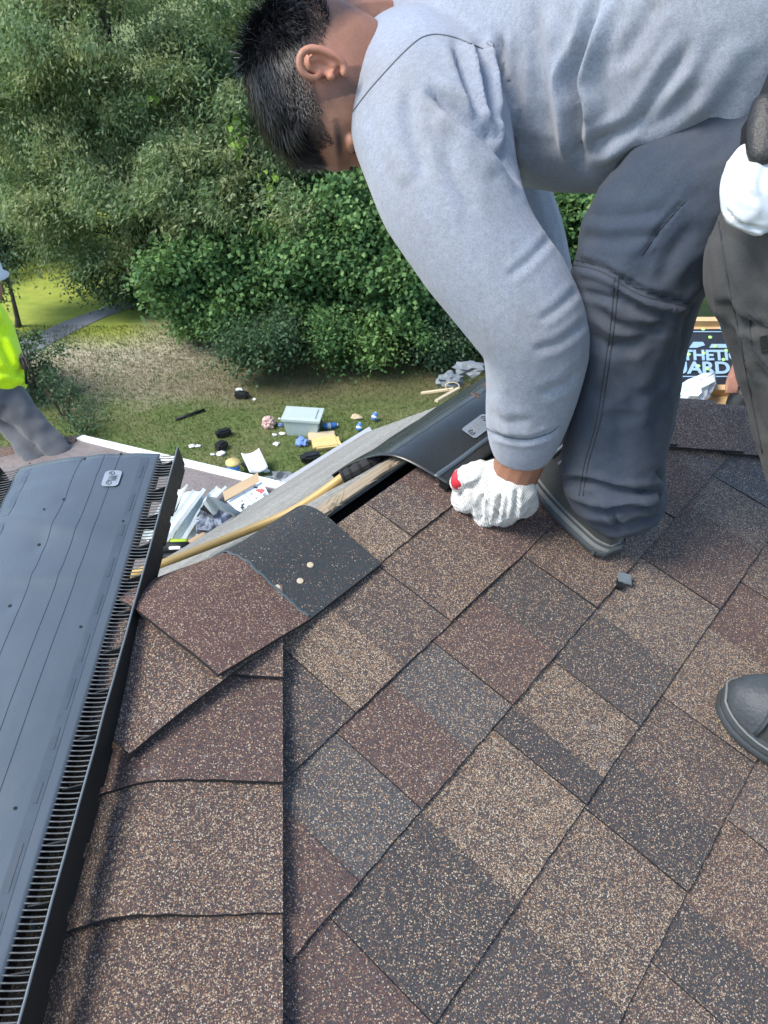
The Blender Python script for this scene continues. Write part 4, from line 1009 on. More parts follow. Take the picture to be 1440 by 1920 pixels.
# ------------------------------------------------------------------ vegetation
def leaf_cloud(cent, out, n_per, spread, L, Wd, droop, seed, curlz=.2):
    """rhombic leaves around clump centres: returns verts, quads"""
    g = np.random.default_rng(seed); N = len(cent)*n_per
    cc = np.repeat(cent, n_per, 0); oo = np.repeat(out, n_per, 0)
    p = cc + g.normal(0, 1, (N, 3))*np.repeat(spread, n_per, 0)[:, None]*np.array([1, 1, .75])
    d = g.normal(0, .75, (N, 3)) + oo*.7 + np.array([0, 0, -droop]); d /= np.linalg.norm(d, axis=1)[:, None]
    s = np.cross(d, g.normal(0, 1, (N, 3)) + np.array([0, 0, 1.2])); s /= np.linalg.norm(s, axis=1)[:, None]
    up = np.cross(s, d); l = L*g.uniform(.6, 1.25, N)[:, None]; w = Wd*g.uniform(.7, 1.2, N)[:, None]
    a = p; b = p + d*l*.45 + s*w*.5 + up*l*curlz*.3; c = p + d*l - up*l*curlz*.2; e = p + d*l*.45 - s*w*.5 + up*l*curlz*.3
    V = np.stack([a, b, c, e], 1).reshape(-1, 3); F = np.arange(N*4).reshape(-1, 4); return V, F
def crown_clumps(ells, nc, seed, rmin=.45, bough=.26):
    """clumps gathered in boughs over the crown's surface, a thin filling inside"""
    g = np.random.default_rng(seed); cent, out = [], []
    tot = sum(e[1][0]*e[1][1]+e[1][0]*e[1][2]+e[1][1]*e[1][2] for e in ells)
    for (c, r) in ells:
        m = max(6, int(nc*(r[0]*r[1]+r[0]*r[2]+r[1]*r[2])/tot)); nb = max(4, m//11)
        d = g.normal(0, 1, (nb, 3)); d /= np.linalg.norm(d, axis=1)[:, None]
        bc = np.array(c) + d*g.uniform(.62, 1.08, (nb, 1))*np.array(r); k_ = g.integers(0, nb, m); sc = g.uniform(.6, 1.3, (nb, 1))
        q = bc[k_] + g.normal(0, bough, (m, 3))*np.array([1, 1, .55])*sc[k_]; o = d[k_]
        f = g.random(m) < .10; dd = g.normal(0, 1, (m, 3)); dd /= np.linalg.norm(dd, axis=1)[:, None]; q[f] = (np.array(c) + dd*g.uniform(.1, .8, (m, 1))*np.array(r))[f]
        k2 = q[:, 2] > .12; cent.append(q[k2]); out.append(o[k2])
    return np.concatenate(cent), np.concatenate(out)
def tree(name, label, base, h, ells, nc, n_per, leafsize, mat, seed, cat='tree', droop=.35, spread=(.22, .42), trunk=.16, group=None, limbs=14):
    g = np.random.default_rng(seed); base = np.array(base, float); base[2] = terrain_z(base[0], base[1])
    root = thing(name, label, cat, group); cent, out = crown_clumps(ells, nc, seed)
    V, F = leaf_cloud(cent, out, n_per, g.uniform(*spread, len(cent)), leafsize[0], leafsize[1], droop, seed+1)
    fastmesh('crown', V, F, mat, root)
    mb = MB(); top = base + A3(g.uniform(-.3, .3), g.uniform(-.3, .3), h)
    n = 9; P = [base + (top-base)*i/n + A3(g.normal(0, .05), g.normal(0, .05), 0)*(i > 0)*h*.15 for i in range(n+1)]
    mb.tube(P, [trunk*(1.25 if i == 0 else 1-.85*i/n) for i in range(n+1)], 9)
    for i in range(min(limbs, len(cent))):
        e = cent[g.integers(len(cent))]; s_ = P[int(np.clip((e[2]/h*.7)*n, 1, n-1))]; md = (s_+e)/2 + A3(0, 0, g.uniform(-.1, .35)); rr = trunk*.32*g.uniform(.5, 1)
        mb.tube([s_, md, e], [rr, rr*.6, rr*.15], 6)
    mb.build('trunk', M['bark'], root, True); return root
GT = 'trees behind the yard'
tree('willow_oak', 'large olive green willow oak left of the bent head', (-5.6, 18.3, 0), 9, [((-5.2, 17.6, 4.4), (3.3, 2.0, 3.2)), ((-6.3, 16.3, 2.3), (1.5, 1.0, 1.4)), ((-3.8, 16.2, 3.7), (1.7, 1.1, 1.3)), ((-6.6, 16.4, 4.4), (1.5, 1.0, 1.3)), ((-5.0, 15.6, 3.0), (1.1, .8, .8)), ((-5.6, 16.2, 5.6), (1.5, 1.0, .9)), ((-5.3, 16.2, 1.3), (1.2, .8, .9)), ((-4.0, 15.2, 2.6), (.8, .5, .5)), ((-3.4, 14.8, 3.3), (.9, .5, .5))], 1350, 95, (.115, .040), M['oak'], 11, spread=(.10, .24), droop=.6, group=GT, limbs=30)
tree('willow_oak', 'tall willow oak behind the head of the worker', (-1.2, 20.0, 0), 9, [((-1.6, 18.4, 5.0), (3.0, 1.9, 3.2)), ((.8, 17.6, 4.2), (2.2, 1.4, 2.2)), ((-1.9, 16.2, 3.9), (1.4, .9, 1.0)), ((-2.2, 14.6, 2.9), (.9, .5, .6)), ((-1.2, 14.2, 2.5), (.7, .4, .4)), ((.5, 14.6, 3.3), (1.0, .5, .6))], 1050, 95, (.115, .040), M['oak'], 12, spread=(.10, .24), droop=.6, group=GT, limbs=26)
tree('willow_oak', 'willow oak at the far upper left with sky showing through', (-8.4, 21.5, 0), 9, [((-8.2, 20.6, 6.0), (2.2, 1.6, 1.6)), ((-7.4, 18.4, 4.6), (1.2, 1.0, 1.3)), ((-9.4, 20.4, 4.4), (1.0, 1.0, .9))], 480, 90, (.115, .040), M['oak'], 13, spread=(.10, .24), droop=.6, group=GT, limbs=18)
GM = 'leafy trees along the yard edge'
gm_ = np.random.default_rng(77)
for i, (x0, y0, w_, hmax, lab, nc) in enumerate([(-2.7, 15.0, 1.45, 2.5, 'bright green maple at the left end of the yard hedge', 620), (-.6, 14.6, 1.6, 2.9, 'dense green maple behind the tote', 640), (1.9, 14.9, 1.5, 3.3, 'green maple showing behind the grey sleeve', 560), (4.6, 15.3, 1.7, 4.6, 'green tree showing between the trousers and sleeve', 560)]):
    e = []
    for k_ in range(13):
        fx = gm_.uniform(-1, 1); zt = gm_.uniform(.3, 1)**.8*hmax*(1-.35*fx*fx); e.append(((x0+fx*w_, y0+gm_.uniform(-.7, .5)-.25*(1-zt/hmax), zt), (gm_.uniform(.35, .75), gm_.uniform(.3, .6), gm_.uniform(.22, .45))))
    tree('maple_tree', lab, (x0, y0+.2, 0), hmax*.9, e, nc, 95, (.105, .085), M['maple'], 31+i, group=GM, droop=.45, spread=(.09, .22), trunk=.07)
for i, (x, y, h, r_, m_) in enumerate(((-4.2, 17.2, 2.4, 1.5, 'dark_leaf'), (-2.3, 16.8, 3.0, 1.7, 'maple'), (.4, 16.6, 3.4, 1.9, 'dark_leaf'), (2.8, 17.2, 4.2, 2.0, 'maple'))):
    tree('thicket_tree', ['dark understory tree below the oak trunk', 'green understory tree behind the bright maple', 'dark understory tree below the chin of the worker', 'green understory tree behind the grey elbow'][i], (x, y, 0), h, [((x, y, h*.55), (r_, .9, h*.5)), ((x+.5, y-.5, h*.75), (r_*.6, .6, h*.3))], 330, 100, (.11, .06), M[m_], 131+i, spread=(.12, .24), trunk=.06, group='understory trees between oak and maples')
tree('dark_tree', 'dark tree filling the gap behind the worker legs', (8.6, 18.5, 0), 6, [((8.4, 18.2, 3.0), (2.6, 1.5, 2.9))], 130, 190, (.13, .08), M['dark_leaf'], 41)
for i, (x, y, z_, r_, lab) in enumerate([(-5.3, 16.0, .55, .8, 'low dark shrub at the foot of the oak near the straw'), (-3.3, 14.1, .5, .75, 'low dark shrub under the bright maple'), (-2.3, 13.2, .45, .75, 'low shrub behind the far black bundle'), (-.6, 13.2, .45, .8, 'low shrub along the leaf litter behind the tote'), (.7, 13.6, .5, .8, 'low shrub right of the leaf litter'), (1.9, 13.9, .6, .9, 'low dark shrub above the far eave corner')]):
    tree('low_shrub', lab, (x, y+.2, 0), .9, [((x, y+.2, z_), (r_, .6, .6))], 42, 150, (.085, .05), M['dark_leaf'] if i % 2 == 0 else M['maple'], 51+i, 'shrub', spread=(.12, .24), trunk=.03, group='shrubs along the yard edge', limbs=6)
# pine at far left: whorled boughs
def pine(base, h, r_, seed, label):
    g = np.random.default_rng(seed); root = thing('pine_tree', label, 'tree'); base = np.array(base, float); cent, out = [], []; mb = MB()
    mb.tube([base, base+ZZ*h*.5, base+ZZ*h], [.16, .1, .02], 9)
    for lv in range(13):
        z_ = .5 + (h-.9)*lv/12; rad_ = r_*(1-.75*lv/12)
        for k_ in range(8):
            a = g.uniform(0, 6.28); d = A3(math.cos(a), math.sin(a), -.12); e = base+ZZ*z_+d*rad_*g.uniform(.7, 1.1); mb.tube([base+ZZ*z_, (base+ZZ*z_+e)/2+ZZ*.1, e], [.03, .02, .006], 5)
            for f in (.45, .65, .85, 1.0): cent.append(base+ZZ*z_+(e-base-ZZ*z_)*f); out.append(d)
    cent, out = np.array(cent), np.array(out); V, F = leaf_cloud(cent, out, 150, np.full(len(cent), .17), .17, .014, .0, seed, .05)
    fastmesh('crown', V, F, M['pine'], root); mb.build('trunk', M['bark'], root, True)
pine((-8.6, 19.4, 0), 5.0, 1.7, 61, 'soft green pine at the left edge beyond the driveway')
b = ground(35, 612); tree('young_tree', 'small dark tree with bare lower trunk beyond the driveway', b, 1.7, [((b[0]-.15, b[1], 1.55), (.75, .6, .55))], 40, 160, (.09, .05), M['dark_leaf'], 71, spread=(.12, .2), trunk=.06, limbs=8)
b = ground(72, 748); tree('garden_shrub', 'dark leafy garden shrub beside the second worker', b, 1.2, [((b[0], b[1], .85), (.42, .4, .55)), ((b[0]-.45, b[1]+.2, .95), (.4, .3, .4))], 60, 140, (.07, .04), M['dark_leaf'], 72, 'shrub', spread=(.08, .15), trunk=.03, limbs=10)
def twigs(x, y, h, n, seed, label, leaves):
    g = np.random.default_rng(seed); root = thing('twiggy_shrub', label, 'shrub', 'bare shrubs on the near lawn'); b = ground(x, y); mb = MB(); tips = []
    for i in range(n):
        a = g.uniform(0, 6.28); s_ = b + A3(math.cos(a), math.sin(a), 0)*.06; e = b + A3(math.cos(a)*.28, math.sin(a)*.28, h*g.uniform(.6, 1)); mb.tube([s_, (s_+e)/2+ZZ*.06, e], [.010, .007, .002], 5); tips.append(e); tips.append((s_+e)/2)
    mb.build('stems', M['dry'], root); tips = np.array(tips); V, F = leaf_cloud(tips, np.tile(A3(0, 0, .3), (len(tips), 1)), leaves, np.full(len(tips), .10), .06, .03, .1, seed); fastmesh('leaves', V, F, M['dark_leaf'], root)
twigs(122, 783, .75, 26, 81, 'bare twiggy shrub on the lawn above the low roof', 5); twigs(160, 812, .45, 14, 82, 'small sparse shrub just above the white roof edge', 22)
# bright vine sprays in the oak
for i, (x, y, n) in enumerate(((440, 250, 22), (278, 170, 7), (508, 350, 12))):
    g = np.random.default_rng(90+i); root = thing('vine_spray', ['bright green vine leaves hanging beside the dark hair', 'few yellow green vine leaves high in the oak', 'bright vine leaves below the chin of the worker'][i], 'vine', 'vine sprays in the oak')
    st = [at(x+6*math.sin(k_), y-40+k_*14, 14.3) for k_ in range(7)]; MB().tube(st, .008, 5).build('stem', M['vine'], root)
    for k_ in range(n):
        c = at(x+g.normal(0, 10), y+g.normal(0, 20), 14.2+g.normal(0, .12)); s_ = .09*g.uniform(.6, 1.2); a1 = unit(g.normal(0, 1, 3)); a2 = unit(np.cross(a1, g.normal(0, 1, 3)-FW*1.5))
        mesh('leaf', [c] + [c + s_*(1 if q % 2 == 0 else .7)*(a1*math.cos(q*.9)+a2*math.sin(q*.9)) + np.cross(a1, a2)*s_*.15*(q % 2) for q in range(7)], [(0, q+1, (q+1) % 7+1) for q in range(7)], M['vine'], root)
# far trees closing the view
for i, (x, y, h, r_, m_) in enumerate(((-16, 34, 4.8, 3.2, 'maple'), (-22, 40, 5.0, 4, 'dark_leaf'), (-4, 30, 6.5, 3.8, 'dark_leaf'), (3, 29, 6.8, 3.8, 'dark_leaf'), (10, 30, 7, 4, 'maple'), (-12.8, 30, 4.2, 2.2, 'dark_leaf'), (17, 28, 7, 4, 'dark_leaf'))):
    tree('distant_tree', ['round tree far left beyond the sunny lawn', 'farthest tree at the left horizon', 'dark tree mass behind the oak', 'dark tree mass behind the shirt collar', 'tree beyond the right leg', 'low dark tree behind the pine', 'tree beyond the right roof edge'][i], (x, y, 0), h, [((x, y, h*.55), (r_, r_*.7, h*.55))], 90, 150, (.24, .16), M[m_], 101+i, group='trees far behind the yard', spread=(.35, .6))
# grass blades on the near lawn
g = np.random.default_rng(5); N = 60000
gx, gy = g.uniform(-8.5, 3.0, N), g.uniform(9.5, 15.5, N); base = np.stack([gx, gy, np.zeros(N)], 1); a = g.uniform(0, 6.28, N); h_ = g.uniform(.03, .075, N); ln = g.normal(0, .03, (N, 2))
sdv = np.stack([np.cos(a), np.sin(a), np.zeros(N)], 1)*.006; tip = base + np.concatenate([ln, h_[:, None]], 1)
V = np.stack([base-sdv, base+sdv, tip], 1).reshape(-1, 3); tag(fastmesh('grass', V, np.arange(N*3).reshape(-1, 3), M['grassblade']), 'short grass blades over the near lawn', 'grass', None, 'stuff')

# ------------------------------------------------------------------ the roofer in the foreground
def tint_layer(me, fn):
    at_ = me.color_attributes.new('tint', 'FLOAT_COLOR', 'POINT'); co = get_co(me); col = np.array([fn(p) for p in co], np.float32); at_.data.foreach_set('color', col.ravel())
HT = 1.03; HC = at(616, 152, HT)
HCr = unit(-.96*RT - .27*UP - .10*FW); HFa = unit(.27*RT - .96*UP + .12*FW); HFa = unit(HFa - HCr*(HFa@HCr)); HSd = np.cross(HCr, HFa); HSd = HSd if HSd@FW < 0 else -HSd
def hp(c, f, s): return HC + HCr*c + HFa*f + HSd*s
def hloc(p): q = np.asarray(p)-HC; return q@HCr, q@HFa, q@HSd
mb = MB(); NU, NVV = 56, 36; V = []
G_ = lambda x, m, w: math.exp(-((x-m)/w)**2)
for j in range(NVV+1):
    th = math.pi*j/NVV
    for i in range(NU):
        ph = 2*math.pi*i/NU; c, f, s = math.cos(th), math.sin(th)*math.cos(ph), math.sin(th)*math.sin(ph)
        C_ = c*(.106 if c > 0 else .122); F_ = f*(.110 if f > 0 else .106); S_ = s*.078
        if c < 0:
            k_ = 1-.30*(-c)**1.5; S_ *= k_; F_ *= (1-.22*(-c)**2) if f > 0 else (1-.5*(-c)**1.3)
        if f > 0:
            F_ += .007*G_(C_, .018, .012)*G_(S_, 0, .05)                       # brow
            F_ -= .010*G_(C_, -.002, .014)*(G_(S_, .034, .016)+G_(S_, -.034, .016))   # eye sockets
            F_ += .027*G_(C_, -.034, .020)*G_(S_, 0, .011)*(1 if C_ < 0 else .5)      # nose
            F_ += .008*G_(C_, -.072, .012)*G_(S_, 0, .022)                      # lips
            F_ += .010*G_(C_, -.108, .016)*G_(S_, 0, .022)                      # chin
        S_ += math.copysign(.004, S_)*G_(C_, -.03, .02)*G_(F_, .055, .025)      # cheek
        S_ -= math.copysign(.003, S_)*G_(C_, .02, .03)*G_(F_, .06, .02)         # temple
        V.append(hp(C_, F_, S_))
F = []
for j in range(NVV):
    for i in range(NU): F.append((j*NU+i, j*NU+(i+1) % NU, (j+1)*NU+(i+1) % NU, (j+1)*NU+i))
mb.add(V, F)
limb(mb, [(640, 80, 1.06, 72), (700, 66, 1.10, 70), (780, 66, 1.14, 76)], 8, 16)
limb(mb, [(780, 66, 1.14, 70), (800, 215, 1.03, 60), (912, 458, 1.0, 55), (1004, 640, 1.04, 50), (1000, 790, 1.13, 50)], 24, 14)
limb(mb, [(780, 66, 1.16, 60), (900, 300, 1.34, 50), (985, 540, 1.37, 42), (985, 690, 1.375, 42)], 20, 14)
# eyelids, lips of the visible side
for sg in (1, -1):
    limb_c = hp(-.002, .095, .033*sg); mb.add([limb_c + HCr*.009*math.cos(a)*math.sin(b) + HFa*.012*math.cos(b) + HSd*.016*math.sin(a)*math.sin(b) for b in np.linspace(0, math.pi, 7) for a in np.arange(10)*math.pi/5],
        [(j*10+i, j*10+(i+1) % 10, (j+1)*10+(i+1) % 10, (j+1)*10+i) for j in range(6) for i in range(10)])
# ears: helix rim, inner fold, bowl, lobe and tragus
def ear(sg):
    def e(x, y, h):                               # drawn on the near side, mirrored for the far one
        ts = HT - .078 - h; p = at(x, y, ts); c, f, s = hloc(p); return hp(c, f, s*sg if sg > 0 else -abs(s))
    rim = spline([(640, 140, .006), (648, 128, .010), (637, 111, .016), (615, 98, .021), (592, 91, .024), (572, 94, .024), (562, 109, .022), (563, 127, .018), (573, 141, .013), (590, 146, .008), (601, 138, .004)], 40)
    mb.tube([e(*q) for q in rim], [.0040+.0010*math.sin(i/39*math.pi) for i in range(40)], 8)
    inner = spline([(630, 128, .010), (612, 112, .013), (594, 108, .014), (580, 113, .013)], 16); mb.tube([e(*q) for q in inner], .0038, 8)
    bowl = [(606, 122, .002, .016), (592, 116, .003, .016), (622, 128, .002, .013)]
    for x, y, h, r_ in bowl:
        cc = e(x, y, h); mb.add([cc + HCr*r_*math.cos(a)*math.sin(b) + HFa*r_*.9*math.sin(a)*math.sin(b) + HSd*.008*math.cos(b) for b in np.linspace(0, math.pi, 7) for a in np.arange(10)*math.pi/5],
            [(j*10+i, j*10+(i+1) % 10, (j+1)*10+(i+1) % 10, (j+1)*10+i) for j in range(6) for i in range(10)])
    mb.tube([e(617, 145, .003), e(622, 143, .010), e(626, 140, .010)], [.005, .0055, .004], 8)
    mb.tube([e(641, 137, .008), e(650, 134, .009)], [.007, .0055], 8)
ear(1); ear(-1)
# left forearm end inside the sleeve down into the glove, right one likewise
limb(mb, [(1000, 790, 1.13, 52), (978, 855, 1.185, 47), (962, 895, 1.215, 45)], 8, 14)
limb(mb, [(985, 690, 1.36, 44), (965, 760, 1.38, 40)], 6, 12)
me = remesh(mb, .0024, 3, .5); body = link('person', me, M['skin'], None, True)
def head_tint(p):
    c, f, s = hloc(p)
    if abs(c) > .2 or abs(f) > .2: return (0, 0, 0, 1)
    jit = .006*noise.noise(Vector(p)*60)
    edge = -.012 + jit + (.030 if f > .05 else 0)*min(1, max(0, (f-.03)/.03))      # hair edge above the ear, rising to the temple
    if f < -.02: edge -= min(.07, (-.02-f)*1.6)
    side = 1.0 if -.02 < f < .052 and -.035 < c < .02 else 0                        # sideburn
    st = min(1, max(0, (c-edge)/.040))
    if .020 < f < .05: st = max(st, .8*min(1, max(0, (c+.042)/.02)))
    if f > .088: st *= 0.0 if c < .045 else 1
    brow = G_(c, .014, .005)*G_(abs(s), .040, .018) if f > .07 else 0
    if c > .052 and f < .098: st = 2.0
    d = np.linalg.norm(np.asarray(p)-at(606, 120, HT-.09)); earr = max(0, 1-d/.05)
    if earr > .25 and abs(s) > .080: st = 0
    return (max(st, brow*1.3), min(1, earr*1.3), 0, 1)
tint_layer(me, head_tint)
tag(body, 'person in grey sweatshirt and dark work trousers bending down to set a roof vent', 'person')
# eyes slightly open
for sg in (1, -1):
    MB().tube([hp(-.0055, .1045, .033*sg-.010), hp(-.0065, .1075, .033*sg), hp(-.0055, .1045, .033*sg+.010)], [.0014, .0019, .0014], 6).build('eyelash', M['hair'], body, True)
# hair: many fine locks swept forward over the crown
g = np.random.default_rng(3); HV, HF_ = [], []
def lock(c, f, s, L, wd):
    n0 = unit(HCr*c/.106**2 + HFa*f/.108**2 + HSd*s/.078**2)
    k_ = 1/math.sqrt((c/.106)**2+(f/.108)**2+(s/.078)**2); p = hp(c*k_, f*k_, s*k_)
    sweep = HFa*(.85 if f > -.03 else .25) + HSd*.18*np.sign(s) + g.normal(0, .13, 3) + HFa*.25*noise.noise(Vector((c*50, f*50, s*50))) + HSd*.35*noise.noise(Vector((c*40+9, f*40, s*40))) - HCr*(.15+1.6*max(0, f-.05)/.05)
    d = unit(n0*.48 + sweep); seg = 4; P = [p - n0*.003]
    for i in range(seg):
        d = unit(d + (-n0*.10 + sweep*.16 + g.normal(0, .06, 3)) + (-ZZ*.05)); q = P[-1] + d*L/seg
        kq = hloc(q); rr = math.sqrt((kq[0]/.108)**2+(kq[1]/.110)**2+(kq[2]/.080)**2)
        if rr < 1.01: q = hp(*[x/rr*1.012 for x in kq])
        P.append(q)
    sdv = unit(np.cross(d, n0)); b = len(HV)
    for i, q in enumerate(P):
        w_ = wd*(1-i/seg*.85); HV.extend([q-sdv*w_, q+sdv*w_])
    for i in range(seg): HF_.append((b+2*i, b+2*i+1, b+2*i+3, b+2*i+2))
cnt = 0
while cnt < 15000:
    d = g.normal(0, 1, 3); d /= np.linalg.norm(d); c, f, s = d[0]*.106, d[1]*.108, d[2]*.078
    lim = .050 + .012*math.sin(f*40) + (.006 if f > .06 else 0) - .035*max(0, -f/.09)
    if c < lim or (f > .095 and c < .040): continue
    lim2 = min(1, (c-lim)/.03); lock(c, f, s, g.uniform(.022, .038)*(.35+.65*lim2)*(1.7 if f > .05 else 1), g.uniform(.0005, .0010)); cnt += 1
cnt = 0
while cnt < 5000:
    d = g.normal(0, 1, 3); d /= np.linalg.norm(d); c, f, s = d[0]*.106, d[1]*.108, d[2]*.078
    lim = .050 + .012*math.sin(f*40) + (.006 if f > .06 else 0) - .035*max(0, -f/.09)
    if c > lim+.006 or c < lim-.030 or f > .09 or f < -.10: continue
    lock(c, f, s, .003+.010*max(0, 1-(lim-c)/.03)*g.uniform(.5, 1), .0004); cnt += 1
fastmesh('hair', np.array(HV), np.array(HF_), M['hair'], body)

# sweatshirt
mb = MB()
limb(mb, [(745, 20, 1.17, 110, 1.0), (830, 50, 1.15, 165, 1.0), (930, 70, 1.12, 218, .95), (1050, 88, 1.06, 246, .9), (1190, 72, .985, 264, .85), (1320, 25, .91, 288, .85), (1440, -40, .85, 282, .85)], 34, 30)
limb(mb, [(765, 120, 1.06, 108), (800, 215, 1.005, 150), (836, 345, .985, 140), (892, 462, .985, 119), (966, 566, 1.0, 109), (1002, 634, 1.025, 101), (1000, 715, 1.085, 90), (986, 788, 1.137, 78), (979, 832, 1.167, 65)], 40, 26, .92)
limb(mb, [(800, 60, 1.24, 100), (900, 300, 1.33, 105), (985, 540, 1.36, 90), (985, 690, 1.38, 62)], 20, 16)
me = remesh(mb, .0052, 9, .5)
# open the sleeve end and hem a little by flattening their caps
folds(me, [
 ([(1122, -10), (1090, 90), (1068, 150), (1079, 200), (1083, 270), (1096, 318)], -.016, 13), ([(1142, -10), (1112, 95), (1098, 150), (1108, 190), (1112, 250)], .009, 16),
 ([(1030, 10), (1040, 120), (1055, 220), (1072, 290)], .008, 18), ([(1000, 0), (1005, 150), (1030, 260)], -.005, 16),
 ([(850, 70), (880, 150), (905, 220), (932, 262)], -.013, 11), ([(892, 85), (912, 165), (928, 225), (940, 270)], -.012, 10), ([(872, 80), (895, 160), (915, 235)], .008, 11),
 ([(935, 60), (942, 150), (950, 240), (958, 300)], -.011, 11), ([(915, 70), (925, 150), (940, 220)], .006, 11), ([(968, 60), (966, 160), (964, 260), (975, 320)], -.006, 13),
 ([(800, 158), (840, 195), (885, 235), (935, 278), (988, 350)], -.018, 14), ([(815, 215), (870, 262), (930, 330)], .006, 22),
 ([(1090, 300), (1130, 265), (1190, 235), (1244, 160), (1300, 70)], -.009, 16), ([(1130, 330), (1165, 320), (1190, 270), (1250, 215), (1330, 150)], -.007, 18), ([(1110, 290), (1160, 275), (1210, 245)], .006, 15),
 ([(1190, 330), (1250, 290), (1320, 240), (1380, 150)], -.005, 24), ([(1150, 130), (1200, 60), (1230, 0)], -.005, 18), ([(1300, 220), (1350, 150), (1390, 70)], .004, 22),
 ([(765, 160), (772, 240), (800, 330)], -.005, 13), ([(720, 190), (735, 270), (765, 350)], .004, 18), ([(840, 240), (850, 330), (890, 400)], -.004, 18),
 ([(1010, 600), (1045, 578), (1085, 540)], -.003, 9), ([(1000, 655), (1050, 640), (1100, 600)], -.004, 9),
 ([(1010, 735), (1050, 725), (1085, 695)], -.004, 11), ([(915, 770), (950, 790), (1000, 788)], -.003, 10), ([(925, 740), (942, 780), (955, 820)], .003, 14), ([(916, 812), (985, 826), (1045, 806)], -.005, 6),
 ([(950, 520), (990, 490), (1035, 440)], -.003, 9)])
wrinkle(me, 5, .0050, (1, 1, .8), 3.1, False); wrinkle(me, 10, .0016, (1.3, .9, .8), 5.1)
shirt = link('sweatshirt', me, M['fleece'], body, True)
bs_ = surf(me)
seam(bs_, [(652, 222), (700, 160), (768, 88), (805, 66), (850, 70), (905, 92)], .0011, 'shoulder_seam', M['seam_grey'], shirt, 60, .0002)
seam(bs_, [(913, 803), (950, 819), (990, 823), (1030, 812), (1047, 798)], .0010, 'cuff_seam', M['seam_grey'], shirt, 30, .0002)

# trousers
mb = MB()
limb(mb, [(1520, 130, .90, 190, .8), (1580, 150, .86, 230, .8), (1680, 160, .82, 240, .8)], 10, 24)
limb(mb, [(1470, 235, .92, 165), (1330, 345, .955, 160), (1228, 455, .985, 140), (1188, 555, 1.02, 120), (1172, 680, 1.09, 103), (1158, 800, 1.16, 99), (1150, 870, 1.195, 97), (1160, 915, 1.222, 92), (1172, 938, 1.234, 80)], 40, 26)
me = remesh(mb, .0046, 6, .5)
folds(me, [
 ([(1066, 488), (1130, 502), (1200, 545), (1300, 572)], -.006, 7), ([(1070, 505), (1140, 525), (1210, 565), (1300, 590)], .005, 8), ([(1085, 545), (1150, 560), (1220, 585), (1290, 592)], -.007, 8), ([(1110, 580), (1180, 615), (1260, 610)], -.006, 10),
 ([(1284, 375), (1240, 425), (1205, 480)], -.004, 5), ([(1080, 400), (1150, 405), (1250, 395)], -.004, 14), ([(1075, 440), (1150, 450), (1240, 440)], -.004, 13), ([(1300, 420), (1260, 480), (1240, 540)], -.004, 14),
 ([(1100, 620), (1140, 650), (1200, 640), (1260, 600)], -.006, 13), ([(1200, 745), (1240, 700), (1265, 650)], -.004, 12), ([(1190, 650), (1210, 720), (1205, 800)], .004, 16), ([(1100, 720), (1150, 760), (1170, 850)], -.003, 16),
 ([(1042, 900), (1100, 905), (1160, 922), (1246, 920)], -.013, 8), ([(1055, 922), (1120, 940), (1190, 940), (1242, 935)], .008, 9), ([(1085, 955), (1140, 958), (1180, 945), (1240, 950)], -.010, 7), ([(1200, 948), (1225, 940), (1240, 928)], -.010, 6),
 ([(1095, 985), (1150, 990), (1200, 975), (1235, 965)], -.008, 7), ([(1110, 1005), (1160, 1012), (1210, 1000)], -.006, 6), ([(1120, 945), (1150, 968), (1165, 990)], -.008, 6), ([(1230, 880), (1245, 905)], -.006, 7),
 ([(1330, 540), (1290, 600), (1268, 700)], -.004, 12)])
wrinkle(me, 9, .004, (1.3, 1.3, .5), 5.0, False); wrinkle(me, 11, .0040, (1.5, 1.0, 1.1), 1.0); wrinkle(me, 26, .0014, (1.0, 1.4, 1.2), 2.0)
tr = link('trousers', me, M['trouser'], body, True); bt = surf(me)
for off in (0, 7):
    seam(bt, [(1152+off, 520), (1146+off, 600), (1132+off, 700), (1118+off, 790), (1096+off, 870), (1086+off, 930)], .0008, 'leg_seam', M['stitch'], tr, 60, .0003)
for a_ in ([(1072, 486), (1130, 500), (1200, 543), (1300, 568)], [(1072, 496), (1130, 511), (1200, 553), (1300, 577)], [(1284, 378), (1240, 427), (1202, 478)], [(1080, 965), (1115, 1000), (1160, 1020), (1215, 1005)]): seam(bt, a_, .0008, 'leg_seam', M['stitch'], tr, 50, .0003)
mb = MB()
limb(mb, [(1512, 455, .83, 178), (1508, 490, .835, 176), (1518, 520, .84, 168), (1530, 580, .85, 164), (1554, 700, .88, 152), (1592, 900, .93, 140), (1636, 1100, .98, 124), (1650, 1240, 1.01, 113)], 36, 26)
me = remesh(mb, .0048, 6, .5)
folds(me, [([(1300, 350), (1320, 420), (1345, 520), (1360, 600)], .004, 10), ([(1340, 430), (1400, 470), (1440, 560)], -.005, 16), ([(1350, 560), (1390, 600), (1440, 620)], -.007, 10), ([(1400, 590), (1412, 660), (1440, 720)], -.005, 7), ([(1370, 640), (1400, 740), (1440, 830)], -.005, 14), ([(1390, 760), (1420, 850), (1440, 920)], .005, 14), ([(1380, 480), (1395, 600), (1420, 700)], .005, 16)])
wrinkle(me, 9, .004, (1.3, 1.3, .5), 2.0, False); wrinkle(me, 11, .0040, (1.5, 1.0, .9), 4.0); wrinkle(me, 26, .0014, (1.0, 1.4, 1.2), 6.0)
tr2 = link('trouser_leg', me, M['trouser_dusty'], body, True); bt2 = surf(me)
for a_ in ([(1402, 588), (1440, 612)], [(1405, 596), (1412, 650), (1440, 690)], [(1345, 400), (1365, 520), (1400, 700), (1430, 850)]): seam(bt2, a_, .0009, 'leg_seam', M['stitch'], tr2, 30, .0003)
